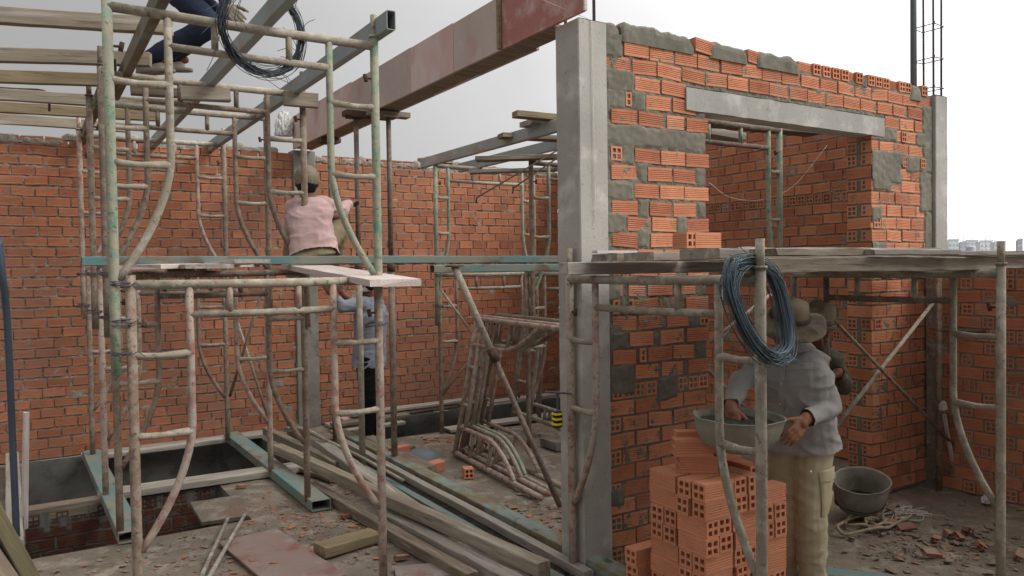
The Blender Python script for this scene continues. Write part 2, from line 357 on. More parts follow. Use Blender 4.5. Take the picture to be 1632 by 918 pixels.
def lump(mb, mp, s0, s1, z0, z1, d0, d1, seed=0.0, res=0.014, amp=0.014, slope=0.0):
    """a rough block of mortar standing on a wall head (closed, rounded, hand-trowelled)"""
    n = max(4, int((s1 - s0) / res)); ring = []; D = d1 - d0; H = z1 - z0
    prof = [(d1, 0), (d1, .3), (d1, .6), (d1 - .004, .82), (d1 - .016, .96), (d1 - D * .3, 1.0), (d1 - D * .55, 1.0), (d0 + .016, .96), (d0 + .003, .8), (d0, .4), (d0, 0)]
    for i in range(n + 1):
        t = i / n; s = s0 + (s1 - s0) * t; e = min(t, 1 - t) * (s1 - s0)
        hh = H * (1 - .25 * max(0, 1 - e / .03)) + amp * 1.2 * NO((s * 9, seed, 1)) + amp * .15 * NO((s * 28, seed, 2)) - slope * t * t
        row = []
        for d, k in prof:
            z = z0 + hh * k; ed = -.008 * max(0, 1 - e / .02)
            o = amp * .45 * NO((s * 16, z * 16, d * 16 + seed)) + amp * .12 * NO((s * 50, z * 50, d * 50 + seed))
            o = o if k else min(o, 0) * .3
            row.append(mp(s, z + (o if .9 < k else 0), d + (o + ed if d > (d0 + d1) / 2 else -o - ed)))
        ring.append(row)
    m = len(prof)
    for i in range(n):
        for k in range(m - 1): mb.face([ring[i][k], ring[i + 1][k], ring[i + 1][k + 1], ring[i][k + 1]])
    mb.face(ring[0]); mb.face(ring[-1][::-1])

# ================================================================== SETTING: floor, pits, street
PITS = [(-0.05, 1.28, 5.45, 6.50, -1.15), (-0.05, 2.02, 6.64, 8.335, -1.15), (2.75, 5.98, 7.27, 8.335, -0.9)]
def cuts(lo, hi, step, extra):
    n = int((hi - lo) / step); v = [lo + (hi - lo) * i / n for i in range(n + 1)]
    for e in extra:
        v = [q for q in v if abs(q - e) > step * 0.45] + [e]
    return sorted(v)
xs = cuts(-0.6, 6.2, 0.045, [p for q in PITS for p in q[:2]]); ys = cuts(0.5, 8.5, 0.045, [p for q in PITS for p in q[2:4]])
xs = [-5, -3, -1.5] + xs + [7, 9, 12]; ys = [-6, -3, -1] + ys + [9.5, 12]
fb = MB(); ix = {}
def floor_h(x, y):
    h = 0.010 * NO((x * 1.6, y * 1.6, 0)) + 0.006 * NO((x * 7, y * 7, 3)) + 0.004 * NO((x * 18, y * 18, 5))
    if x > 3.3 and y < 3.2: h += 0.012 * NO((x * 4, y * 4, 9)) + 0.012 * max(0, NO((x * 11, y * 11, 2)))
    for (a, b, c, d, e) in PITS:
        if a - .06 < x < b + .06 and c - .06 < y < d + .06: h *= 0.25
    return h - 0.004
for i, x in enumerate(xs):
    for j, y in enumerate(ys):
        ix[i, j] = len(fb.v); fb.v.append((x, y, floor_h(x, y)))
for i in range(len(xs) - 1):
    for j in range(len(ys) - 1):
        mx, my = (xs[i] + xs[i + 1]) / 2, (ys[j] + ys[j + 1]) / 2
        if any(a < mx < b and c < my < d for a, b, c, d, e in PITS): continue
        fb.f.append((ix[i, j], ix[i + 1, j], ix[i + 1, j + 1], ix[i, j + 1])); fb.t.append(0)
tag(fb.build('floor', 'floor', smooth=True), kind='structure')
pb = MB()
for k, (a, b, c, d, e) in enumerate(PITS):
    pb.face([(a, c, e), (b, c, e), (b, d, e), (a, d, e)])
    pb.face([(a, c, e), (a, d, e), (a, d, -.006), (a, c, -.006)]); pb.face([(b, c, e), (b, d, e), (b, d, -.006), (b, c, -.006)])
    pb.face([(a, c, e), (b, c, e), (b, c, -.006), (a, c, -.006)])
    if k: pb.face([(a, d, e), (b, d, e), (b, d, -.006), (a, d, -.006)])
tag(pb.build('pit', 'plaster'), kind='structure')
gb = MB()
gb.face([(-4000, -4000, -7), (6000, -4000, -7), (6000, 6000, -7), (-4000, 6000, -7)])
tag(gb.build('ground', 'street'), kind='structure')

# ================================================================== WALLS
def wallthing(name, label, loc): return thing(name, label, 'wall', loc)
PITCH = 0.0937
# ---- pit brick wall under the edge board (far side of the front compartment)
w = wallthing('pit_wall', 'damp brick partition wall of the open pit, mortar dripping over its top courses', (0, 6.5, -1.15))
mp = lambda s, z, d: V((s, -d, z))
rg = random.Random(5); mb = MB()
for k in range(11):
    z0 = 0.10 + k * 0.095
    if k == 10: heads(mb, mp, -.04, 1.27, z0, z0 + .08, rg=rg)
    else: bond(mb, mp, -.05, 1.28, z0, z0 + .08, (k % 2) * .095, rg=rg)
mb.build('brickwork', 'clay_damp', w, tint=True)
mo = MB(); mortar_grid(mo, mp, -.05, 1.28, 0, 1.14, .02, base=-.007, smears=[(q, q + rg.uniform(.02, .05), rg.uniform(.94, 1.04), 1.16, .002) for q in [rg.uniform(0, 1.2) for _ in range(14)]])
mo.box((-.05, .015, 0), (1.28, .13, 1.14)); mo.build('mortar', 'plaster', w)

# ---- back wall
BY = 8.35
for (xa, xb, lab) in ((-2.6, 2.48, 'long orange brick wall along the back left behind the scaffolding poles'), (2.72, 6.02, 'orange brick wall at the back right behind the seated worker\'s hand and leaning frames')):
    w = wallthing('back_wall', lab, ((xa + xb) / 2, BY, 0)); cx = (xa + xb) / 2
    mp = lambda s, z, d, cx=cx: V((s - cx, -d, z))
    rg = random.Random(21 if xa < 0 else 22); mb = MB(); sm = []
    for k in range(32):
        z0 = 0.012 + k * PITCH; wob = 0.006
        if k == 31 and xa > 0:
            heads(mb, mp, xa + .1, xa + .75, z0, z0 + .08, rg=rg); heads(mb, mp, xa + .8, xa + 1.25, z0, z0 + .08, rg=rg); heads(mb, mp, xb - 1.3, xb, z0, z0 + .08, rg=rg, skip=.12)
            continue
        bond(mb, mp, xa, xb, z0 + rg.uniform(-.006, .006), z0 + .079 + rg.uniform(-.005, .004), (k % 2) * .096 + rg.uniform(-.03, .03), rg=rg, J=.011)
    for _ in range(90 if xa < 0 else 45):
        s = rg.uniform(xa, xb); z = PITCH * rg.randrange(1, 31) + rg.uniform(-.03, .0); sm.append((s, s + rg.choice((.02, .03, .05, .12)), z, z + rg.choice((.03, .05, .09)), .0015))
    mb.build('brickwork', 'clay_shaded', w, tint=True)
    mo = MB(); mortar_grid(mo, mp, xa, xb, 0, 2.94, .016, base=-.011, amp=.013, smears=sm, seed=xa)
    mo.box((xa - cx, .02, 0), (xb - cx, .11, 2.915))
    mo.build('mortar', 'mortar', w)
    cp = MB(); s = xa
    while s < xb - .2:
        L = rg.uniform(.3, .9)
        hi = 3.02 + rg.uniform(.0, .05)
        if (xa > 0 and (s < xa + 1.2 or s > xb - 1.4)) or s < .3: hi = 2.99
        lump(cp, mp, s, min(xb, s + L), hi - .06, hi, -.105, .004, seed=s, amp=.03); s += L * rg.uniform(.9, 1.0)
    cp.build('mortar_cap', 'mortar', w)

# ---- side wall seen through the doorway (faces -X), from the back wall to the front wall
w = wallthing('side_wall', 'reddish brick wall of the inner room seen through the doorway', (6.02, 5.9, 0))
mp = lambda s, z, d: V((-d, (BY - s) - 5.9, z))      # s runs from the back wall towards the camera
rg = random.Random(31); mb = MB(); sm = []
for k in range(33):
    z0 = 0.012 + k * PITCH - 0.002
    if k in (24, 32, 14, 11, 7): heads(mb, mp, 0.02, 4.78, z0, z0 + .08, rg=rg, skip=.04)
    else: bond(mb, mp, 0, 4.80, z0, z0 + .079, (k % 2) * .096 + rg.uniform(-.03, .03), rg=rg)
mb.build('brickwork', 'clay', w, tint=True)
for _ in range(40):
    s = rg.uniform(0, 4.7); z = rg.uniform(.1, 2.9); sm.append((s, s + rg.uniform(.03, .08), z, z + rg.uniform(.03, .10), .002))
mo = MB(); mortar_grid(mo, mp, 0, 4.80, 0, 3.05, .016, base=-.010, amp=.012, smears=sm, seed=4)
mo.box((.02, BY - 4.80 - 5.9, 0), (.11, BY - 5.9, 3.03)); mo.build('mortar', 'mortar', w)

# ---- front wall with the doorway and its lintel
FY = 3.32
w = wallthing('front_wall', 'front brick wall with a doorway under a concrete lintel and grey mortar patches', (4.3, FY, 0))
mp = lambda s, z, d: V((s - 4.3, -d, z))
rg = random.Random(41); mb = MB(); SM = []
XL, XJ, XP, XR = 2.715, 3.49, 5.18, 5.965
pxX = lambda px, y: oy(px, y, FY).x
H_ = 0.079
def S(z, *iv, y=400):
    for a, b in iv: stretcher(mb, mp, pxX(a, y), pxX(b, y), z, z + H_, rg=rg)
def Hd(z, *ps, y=400, c=2):
    for p in ps:
        x = pxX(p, y); header(mb, mp, x, x + (.08 if c == 2 else .045), z, z + H_, rg=rg, cols=c)
def P(z, a, b, y=400, lift=.003, dz0=-.012, dz1=.012): SM.append((pxX(a, y), pxX(b, y), z + dz0, z + H_ + dz1, lift))
# upper rows run the whole width
x0 = pxX(995, 85)
bond(mb, mp, x0, XR, 2.894, 2.894 + H_, 0, rg=rg, J=.013); SM.append((XL, x0 - .01, 2.87, 3.05, .004))
bond(mb, mp, XL + .01, XR, 2.801, 2.801 + H_, 0, rg=rg, J=.013)
S(2.706, (1013, 1052), (1055, 1093), y=130); P(2.706, 966, 1010, y=130, dz0=-.02)
for q in range(3): stretcher(mb, mp, 5.345 + q * .195, 5.345 + q * .195 + .18, 2.706, 2.706 + H_, rg=rg)
Hd(2.61, 997, y=160, c=1); P(2.61, 966, 996, y=160); P(2.61, 1008, 1028, y=160); S(2.61, (1030, 1068), (1072, 1109), y=160); P(2.61, 1111, 1128, y=160)
S(2.51, (974, 1015), (1018, 1057), (1063, 1090), (1094, 1129), y=185)
P(2.405, 962, 1130, y=225, dz0=-.015, dz1=.02)
Hd(2.30, 974, y=240); P(2.30, 992, 1010, y=240); S(2.30, (1012, 1052), (1054, 1092), (1094, 1129), y=245)
S(2.20, (975, 1015), (1033, 1071), (1073, 1108), y=270); P(2.2, 1017, 1031, y=270); P(2.2, 1110, 1129, y=270)
P(2.10, 964, 1010, y=300); S(2.10, (1011, 1049), (1053, 1090), (1092, 1129), y=300)
S(2.0, (976, 1016), (1036, 1071), (1073, 1109), y=325); P(2.0, 1018, 1034, y=325); P(2.0, 1111, 1129, y=325)
P(1.91, 968, 999, y=350); S(1.91, (1000, 1037), (1040, 1078), (1095, 1130), y=350); P(1.91, 1080, 1093, y=350)
S(1.82, (976, 1016), (1037, 1073), (1090, 1129), y=380); P(1.82, 1018, 1035, y=380)
S(1.725, (978, 1014), (1018, 1056), (1060, 1096), (1099, 1130), y=410)
Hd(1.63, 978, y=450); Hd(1.63, 999, y=450, c=1); S(1.63, (1010, 1048), (1051, 1087), (1097, 1130), y=450)
P(1.54, 972, 988, y=485); S(1.54, (989, 1029), (1033, 1071), (1074, 1108), y=485); SM.append((pxX(1110, 485), XJ, 1.545, 1.61, -.003))
Hd(1.444, 977, y=515, c=1); Hd(1.444, 993, y=515); S(1.444, (1011, 1049), (1053, 1091), (1094, 1129), y=515)
S(1.35, (977, 1014), (1019, 1057), (1064, 1097), y=545); P(1.35, 1098, 1114, y=545, lift=-.002); Hd(1.35, 1116, y=545)
P(1.255, 974, 1002, y=570); S(1.255, (1004, 1041), (1053, 1090), (1095, 1129), y=570)
S(1.16, (977, 1015), (1033, 1072), (1074, 1106), y=597); Hd(1.16, 1020, y=597, c=1); P(1.16, 1110, 1127, y=597, lift=-.002)
P(1.066, 974, 1011, y=622); S(1.066, (1013, 1050), (1055, 1090), (1097, 1129), y=622)
P(.985, 974, 1012, y=640, dz0=0, dz1=0)
x = pxX(976, 655)
for q in range(4): header(mb, mp, x + q * .085, x + q * .085 + .08, .965, .965 + H_, rg=rg)
SM.append((x + .345, x + .50, .93, 1.07, .006))
for q in range(3): header(mb, mp, x + .505 + q * .085, x + .505 + q * .085 + .08, .968, .968 + H_, rg=rg)
zz = .874; alt = 0
while zz > -.06:
    if alt % 2 == 0: bond(mb, mp, XL + .012, XJ, zz, zz + H_, 0, rg=rg)
    else:
        header(mb, mp, XL + .012, XL + .092, zz, zz + H_, rg=rg); bond(mb, mp, XL + .108, XJ, zz, zz + H_, 0, rg=rg)
    alt += 1; zz -= .0925
SM.append((XL, XL + .11, .365, .46, .004)); SM.append((XL, XL + .2, -.02, .05, .006))
# pier right of the doorway
zz = 2.612; alt = 0
while zz > -.06:
    if alt % 2 == 0: bond(mb, mp, XP, XR - .04, zz, zz + H_, 0, rg=rg, J=.009)
    else:
        if alt % 4 == 3: header(mb, mp, XP + .03, XP + .11, zz, zz + H_, rg=rg); bond(mb, mp, XP + .12, XR - .05, zz, zz + H_, 0, rg=rg, J=.009)
        else: bond(mb, mp, XP, XR - .06, zz, zz + H_, .09, rg=rg, J=.009)
    alt += 1; zz -= .0925
for a, b, c, d in ((5.22, 5.50, 2.60, 2.70), (5.18, 5.55, 2.31, 2.53), (5.20, 5.42, 2.24, 2.36), (5.74, 5.97, 2.60, 2.70), (5.62, 5.97, 2.40, 2.52), (5.80, 5.97, 2.1, 2.4), (5.86, 5.97, 1.7, 2.1),
                   (5.18, 5.30, 2.02, 2.12), (5.18, 5.36, 1.70, 1.86), (5.84, 5.97, 2.5, 2.92), (5.88, 5.97, .2, 1.7), (5.5, 5.62, 2.43, 2.53)):
    SM.append((a, b, c, d, .007))
header(mb, mp, 5.555, 5.615, 2.612, 2.69, .006, rg=rg); header(mb, mp, 5.565, 5.62, 2.425, 2.505, .010, rg=rg); header(mb, mp, 5.80, 5.86, 2.43, 2.505, .010, rg=rg)
# jamb face of the pier (faces -X, towards the doorway)
mj = lambda s, z, d: V((XP - d - 4.3, s, z))          # s from the front face backwards
zz = 2.612; alt = 0
JS = []
while zz > -.06:
    if alt in (0, 3, 5, 7, 9, 12, 14, 17, 19, 22, 24, 27): stretcher(mb, mj, .005, .195, zz, zz + H_, rg=rg)
    else: header(mb, mj, .003, .083, zz, zz + H_, rg=rg); header(mb, mj, .118, .198, zz, zz + H_, rg=rg); JS.append((.084, .117, zz - .005, zz + H_, .001))
    alt += 1; zz -= .0925
mb.build('brickwork', 'clay', w, tint=True)
mo = MB()
for (a, b, c, d) in ((XL, XJ, 0, 2.70), (XL, 3.325, 2.70, 3.0), (3.325, 5.33, 2.775, 3.0), (5.33, XR, 2.70, 3.0), (XP + .004, XR, 0, 2.70)):
    mortar_grid(mo, mp, a, b, c, d, .0095, base=-.005, amp=.007, smears=SM, seed=2)
mortar_grid(mo, mj, .004, .196, 0, 2.62, .0095, base=-.006, amp=.006, smears=JS, seed=3)
# core of the wall behind the joints
for (a, b, c, d, e) in ((XL, XJ - .004, 0, 2.69, .10), (XL, XR, 2.772, 2.975, .10), (XP + .014, XR, 0, 2.69, .198), (XL, 3.32, 2.69, 2.772, .1), (5.335, XR, 2.69, 2.772, .1)):
    mo.box((a - 4.3, .0165, c), (b - 4.3, e, d))
mo.build('mortar', 'fresh_mortar', w)
li = MB(); n = 40
# lintel: slightly irregular long block
def lint(i, k):
    x = 3.328 + (5.325 - 3.328) * i / n
    y0, z0 = [(-.012, 2.632), (-.012, 2.766), (.125, 2.766), (.125, 2.632)][k]
    return V((x - 4.3, y0 + .004 * NO((x * 6, k, 0)), z0 + .005 * NO((x * 8, k, 2)) + (.003 * NO((x * 40, k, 5)) if k == 0 else 0)))
for i in range(n):
    for k in range(4): li.face([lint(i, k), lint(i + 1, k), lint(i + 1, (k + 1) % 4), lint(i, (k + 1) % 4)])
li.face([lint(0, k) for k in range(4)]); li.face([lint(n, k) for k in range(4)][::-1])
li.build('lintel', 'concrete', w)
# the rough top course: mortar lumps, bricks laid across
tb = MB(); tl = MB()
lump(tl, mp, XL, pxX(988, 40), 2.97, 3.06, -.10, .004, seed=1)
lump(tl, mp, pxX(990, 60), pxX(1105, 60), 2.965, 3.085, -.10, .008, seed=2, amp=.02, slope=.02)
stretcher(tb, mp, pxX(1107, 70), pxX(1138, 70), 2.985, 3.065, .01, back=-.09, rg=rg)
lump(tl, mp, pxX(1130, 70), pxX(1189, 80), 2.965, 3.07, -.10, .013, seed=3, slope=.01)
stretcher(tb, mp, pxX(1192, 90), pxX(1212, 90), 2.985, 3.063, .004, back=-.09, rg=rg)
lump(tl, mp, pxX(1206, 90), pxX(1273, 100), 2.965, 3.075, -.10, .011, seed=4, slope=.01)
for px in (1296, 1312, 1327, 1341, 1364, 1383, 1395, 1407, 1433, 1442, 1468):
    xx = pxX(px, 115); header(tb, mp, xx, xx + .078, 2.985, 3.063, .004, back=-.1, rg=rg)
for a, b, q in ((1274, 1296, 0), (1353, 1364, 1), (1419, 1431, 2)):
    stretcher(tb, mp, pxX(a, 115), pxX(b, 115), 2.985, 3.06, -.012, back=-.1, rg=rg)
lump(tl, mp, pxX(1374, 115), pxX(1382, 115), 2.97, 3.05, -.1, .008, seed=6); lump(tl, mp, pxX(1450, 120), pxX(1467, 120), 2.94, 3.055, -.1, .012, seed=7)
lump(tl, mp, pxX(1274, 110), XR, 2.968, 2.988, -.1, .0, seed=8, amp=.006)
tb.build('top_course', 'clay', w, tint=True); tl.build('mortar_lumps', 'fresh_mortar', w)

# ---- low parapet wall on the right (faces -X)
w = wallthing('parapet_wall', 'low shaded brick wall at the right edge, its courses dotted with hollow brick ends', (5.84, 1.6, 0))
mp = lambda s, z, d: V((-d, (3.30 - s) - 1.6, z))
rg = random.Random(51); mb = MB()
for k in range(18):
    z0 = .012 + k * .0937; s = 0.005 - (k % 2) * .14 - rg.uniform(0, .03)
    if k in (12, 17): heads(mb, mp, 0.01, 3.2, z0, z0 + .08, rg=rg); continue
    while s < 3.3:
        if s > 0: header(mb, mp, s, s + .08, z0, z0 + .08, rg=rg)
        a = s + .094
        for q in range(1):
            if a > 0: stretcher(mb, mp, a, a + .18, z0, z0 + .08, rg=rg)
            a += .192
        s = a
mb.build('brickwork', 'clay', w, tint=True)
mo = MB(); mortar_grid(mo, mp, 0, 3.6, 0, 1.70, .016, base=-.008, smears=[(q, q + .1, z, z + .08, .002) for q, z in [(rg.uniform(0, 3), rg.uniform(.1, 1.6)) for _ in range(14)]])
mo.box((.016, -.3 - 1.6, 0), (.1, 3.29 - 1.6, 1.70)); lump(mo, mp, 0, 3.6, 1.70, 1.755, -.12, .03, seed=3, amp=.008)
mo.build('mortar', 'mortar', w)

# ---- added slab on columns, out of view, blocking sky light from behind the camera
w = thing('sky_blocker', 'unseen concrete slab on columns, added behind the camera to block sky light', 'slab', (2, -3, 3.3))
m = MB(); m.box((-5, -4, 0), (4.5, 3.55, .14)); m.build('slab', 'old_concrete', w)
for x, y in ((-4.2, -3.5), (4.2, -3.5), (-4.2, 2.9)):
    m = MB(); m.box((x, y, -3.3), (x + .2, y + .2, -.002)); m.build('column', 'old_concrete', w)
# ================================================================== CONCRETE COLUMNS
def column(label, x0, x1, y0, y1, h, mat='concrete'):
    w = thing('concrete_column', label, 'column', ((x0 + x1) / 2, (y0 + y1) / 2, 0)); cx, cy = (x0 + x1) / 2, (y0 + y1) / 2
    m = MB(); n = 60; c = .006; P_ = []
    for i in range(n + 1):
        z = h * i / n; q = []
        for (sx, sy) in ((-1, -1), (1, -1), (1, 1), (-1, 1)):
            for k in (0, 1):
                ax = sx * ((x1 - x0) / 2 - (c if (k == 0) == (sx * sy < 0) else 0)); ay = sy * ((y1 - y0) / 2 - (c if (k == 1) == (sx * sy < 0) else 0))
                q.append(V((ax + .003 * NO((z * 3, sx, sy)) + .0015 * NO((z * 25, sx, sy + k)), ay + .003 * NO((z * 3, sy, sx + 7)), z)))
        P_.append(q)
    for i in range(n):
        for k in range(8): m.face([P_[i][k], P_[i][(k + 1) % 8], P_[i + 1][(k + 1) % 8], P_[i + 1][k]])
    m.face([p + V((0, 0, .012 * NO((p.x * 20, p.y * 20, 4)))) for p in P_[-1]])
    m.build('shaft', mat, w); return w
def bars(w, pts, z0, z1, r=.0075, ties=(), cx=0, cy=0):
    for (x, y) in pts:
        b = MB(); b.sweep([(x - cx, y - cy, z0), (x - cx + R.uniform(-.004, .004), y - cy, (z0 + z1) / 2), (x - cx + R.uniform(-.01, .01), y - cy + R.uniform(-.01, .01), z1)], r, 7)
        b.build('rebar', 'rebar', w, smooth=True)
    for z in ties:
        b = MB(); xa, xb = min(p[0] for p in pts) - cx - .014, max(p[0] for p in pts) - cx + .014; ya, yb = min(p[1] for p in pts) - cy - .014, max(p[1] for p in pts) - cy + .014
        d = R.uniform(-.012, .012)
        b.sweep([(xa, ya, z), (xb, ya, z + d), (xb, yb, z + d), (xa, yb, z), (xa, ya, z)], .0042, 6); b.sweep([(xa, ya, z), (xa - .03, ya - .02, z + .004)], .004, 6)
        b.build('stirrup', 'rebar', w)
c1 = column('smooth pale concrete column left of the brick doorway wall, a thin string hanging down it', 2.515, 2.712, 3.29, 3.50, 3.035)
bars(c1, [(2.56, 3.46), (2.665, 3.34)], 3.0, 3.9, .009, cx=2.6135, cy=3.395)
c2 = column('concrete column at the right wall end with four bare steel bars rising from it', 5.968, 6.14, 3.29, 3.50, 3.00)
bars(c2, [(6.00, 3.325), (6.11, 3.325), (6.11, 3.465), (6.00, 3.465)], 2.98, 4.6, .0085, ties=(3.07, 3.30, 3.56), cx=6.054, cy=3.395)
pb_ = MB(); q = ox(1436, 130, 5.9); pb_.sweep([(q.x, 3.43, 2.9), (q.x, 3.43, 5.2)], .02, 12)
tag(pb_.build('steel_pipe', 'galvanized', smooth=True), 'thin blue grey pipe standing upright just left of the four bare rebars', 'pipe')
c3 = column('concrete column in the back wall under the far end of the red beam', 2.478, 2.722, 8.325, 8.52, 3.03, 'old_concrete')
st = MB(); st.sweep(smooth_path([(2.60, 3.284, 3.03), (2.605, 3.281, 2.5), (2.612, 3.28, 1.95)], 5), .0022, 5)
st.sweep([(2.60, 3.284, 3.03), (2.57, 3.30, 3.048), (2.1, 3.32, 3.14), (0.6, 3.36, 3.42)], .0018, 5)
tag(st.build('string_line', 'string'), 'thin white builder\'s string hanging down the pale column face', 'string')

# ================================================================== RED FORMWORK BEAM
BX0, BX1, BZ0, BZ1 = 2.50, 2.665, 3.052, 3.375
w = thing('formwork_beam', 'long reddish plywood formwork beam running from the front column to the back wall', 'beam', (2.58, 5.8, BZ0))
cols_ = [(3.20, 4.02, 'red_panel'), (4.02, 4.62, 'ply_grey'), (4.62, 5.3, 'red_board'), (5.3, 6.55, 'ply_grey'), (6.55, 8.34, 'red_board')]
for i, (ya, yb, m_) in enumerate(cols_):
    m = MB(); dz = R.uniform(-.012, .018); e = R.uniform(-.004, .004)
    m.box((BX0 - .02 - 2.58 + e, ya + .002 - 5.8, -.012), (BX0 - 2.58 + e, yb - .002 - 5.8, BZ1 - BZ0 + dz)); m.build('side_panel', m_, w)
    m = MB(); m.box((BX1 - 2.58, max(ya, 3.9) + .002 - 5.8, -.012), (BX1 + .02 - 2.58, yb - .002 - 5.8, BZ1 - BZ0 + dz)); m.build('side_panel', m_, w)
m = MB(); m.box((BX0 + .003 - 2.58, 3.505 - 5.8, -.006), (BX1 - .003 - 2.58, 8.32 - 5.8, .012)); m.build('soffit_board', 'wood_dark', w)
m = MB(); m.box((BX0 + .003 - 2.58, 3.9 - 5.8, .013), (BX1 - .003 - 2.58, 8.30 - 5.8, .26)); m.build('concrete_fill', 'concrete', w)
m = MB(); m.box((BX0 - .045 - 2.58, 4.00 - 5.8, -.01), (BX0 - .024 - 2.58, 4.025 - 5.8, .34)); m.build('batten', 'wood_yellow', w)
m = MB(); m.box((BX0 - .02 - 2.58, 3.185 - 5.8, -.012), (BX0 - .002 - 2.58, 3.199 - 5.8, .33)); m.build('batten', 'wood_pale', w)
for i, (yy, tilt, lab) in enumerate(((6.02, 0, 'nearest steel prop under the red beam, with a wide timber head'), (6.74, 0, 'middle steel prop under the red beam, behind the green scaffold leg'), (7.50, 0, 'farthest steel prop under the red beam, beside the seated worker'))):
    p = thing('steel_prop', lab, 'prop', ((2.60, 2.36, 2.60)[i], (yy, 6.14, yy)[i], 0), 'props under the red beam')
    m = MB(); m.sweep([(0, 0, .01), (0, 0, 1.75)], .027, 14); m.build('outer_tube', ('pipe_brown', 'pipe_cement', 'pipe_brown')[i], p, True)
    m = MB(); m.sweep([(0, 0, 1.75), (0, 0, 2.99)], .021, 14); m.build('inner_tube', 'pipe_dark', p, True)
    m = MB(); m.sweep([(0, 0, 1.70), (0, 0, 1.78)], .034, 14); m.sweep([(-.07, 0, 1.74), (.07, 0, 1.74)], .006, 6); m.build('collar', 'rust', p, True)
    m = MB(); m.box((-.07, -.07, 0), (.07, .07, .008)); m.build('foot_plate', 'rust', p)
    m = MB(); m.box((-.07, -.07, 2.985), (.07, .07, 2.995)); m.box((-.18, -.05, 2.996), (.18, .05, 3.038)) if i == 0 else m.box((-.1, -.06, 2.996), (.32 if i == 1 else .1, .06, 3.038)); m.build('head_plate', 'wood_dark' if i == 0 else 'rust', p)

# ================================================================== SCAFFOLD FRAMES
FC = {}
def frame_meshes(H, Wd, ins, seg=12):
    key = (round(H, 2), round(Wd, 2), ins)
    if key in FC: return FC[key]
    rp, ri = .0228, .0182; d = {}
    def mk(n, f): m = MB(); f(m); d[n] = m
    for i, x in enumerate((0, Wd)):
        mk('post%d' % i, lambda m, x=x: m.sweep([(x, 0, 0), (x, 0, .3), (x, 0, H * .6), (x, 0, H)], rp, seg))
        sg = 1 if i == 0 else -1
        def leg(m, x=x, sg=sg):
            a = x + sg * ins
            m.sweep([(a, 0, H - .05), (a, 0, H - .3), (a, 0, 1.05)] + [(a - sg * ins * .93 * (q / 12) ** 1.75, 0, 1.0 - .57 * q / 12) for q in range(13)], ri, seg)
        mk('leg%d' % i, leg)
        for j, z in enumerate((H - .37, H - .74)):
            mk('rung%d%d' % (i, j), lambda m, x=x, sg=sg, z=z: m.sweep([(x, 0, z), (x + sg * .05, 0, z - .003), (x + sg * ins * .5, 0, z - .006), (x + sg * ins, 0, z)], [ri * 1.15, ri * .85, ri * .8, ri * 1.1], seg))
        mk('pin%d' % i, lambda m, x=x, sg=sg: (m.sweep([(x, 0, H - .22), (x + sg * .055, -.004, H - .22)], .006, 6), m.sweep([(x + sg * .05, -.004, H - .24), (x + sg * .058, -.004, H - .20)], .011, 6)))
        mk('stub%d' % i, lambda m, x=x, sg=sg: m.sweep([(x + sg * Wd * .36, 0, H - .05), (x + sg * Wd * .36, 0, H - .19)], ri * .9, seg))
        mk('spigot%d' % i, lambda m, x=x: (m.sweep([(x, 0, H), (x, 0, H + .12)], rp * .80, seg), m.sweep([(x, 0, H), (x, 0, H + .012)], rp * 1.25, seg)))
    mk('top', lambda m: m.sweep([(0, 0, H - .045), (Wd * .5, 0, H - .05), (Wd, 0, H - .045)], rp, seg))
    mk('rail', lambda m: m.sweep([(ins, 0, H - .19), (Wd * .5, 0, H - .194), (Wd - ins, 0, H - .19)], ri, seg))
    FC[key] = {k: v for k, v in d.items()}; return FC[key]
NAM = {'post': 'post', 'legs': 'inner_leg', 'leg': 'inner_leg', 'rung': 'rung', 'pin': 'lock_pin', 'stub': 'stub', 'spigot': 'spigot', 'top': 'top_tube', 'rail': 'inner_rail'}
def scaffold(label, loc, mats, H=1.70, Wd=1.22, ins=.25, yaw=0.0, mw=None, group='scaffold frames', spig=False, skip=(), ties=()):
    """mats: dict part -> material, with '*' default"""
    if mw is None: mw = Matrix.Translation(V(loc)) @ Matrix.Rotation(yaw, 4, 'Z')
    t = thing('scaffold_frame', label, 'scaffold', group=group, mw=mw)
    for k, m in frame_meshes(H, Wd, ins).items():
        base = k.rstrip('0123456789')
        if base == 'spigot' and not spig: continue
        if k in skip: continue
        mt = mats.get(k) or mats.get(base) or mats['*']
        if base == 'pin': mt = 'rust'
        m.build(NAM[base], mt, t, smooth=True)
    for (x, z) in ties:
        m = MB()
        for q in range(3):
            ph = R.uniform(0, 6); pts = [(x + .05 * math.cos(a) * 1.0, .034 * math.sin(a), z + .008 * q + .006 * math.sin(a + ph)) for a in [i * 2 * math.pi / 16 for i in range(16)]]
            m.sweep(pts, .0028, 5, closed=True)
        m.sweep([(x + .03, -.036, z), (x + .055, -.05, z + .015), (x + .085, -.05, z - .01)], .0025, 5)
        m.build('tie_wire', 'rebar', t)
    return t
G, Cm, Rd, Br, Dk = 'pipe_green', 'pipe_cement', 'pipe_red', 'pipe_brown', 'pipe_dark'
scaffold('green and grey scaffold frame high in the left foreground, wire coil on its top tube', (.335, 3.89, 1.25), {'*': Cm, 'post0': G, 'post1': G, 'leg1': G, 'rung': Cm}, spig=True, Wd=1.27, ties=((.03, .40), (.03, .09), (1.24, .40), (1.24, .16), (.03, .23)))
scaffold('dusty pinkish scaffold frame in the left foreground carrying the pale plank', (.40, 3.885, 0.0), {'*': Rd, 'top': Cm, 'rail': Cm, 'rung': Cm, 'post0': Br}, Wd=1.20)
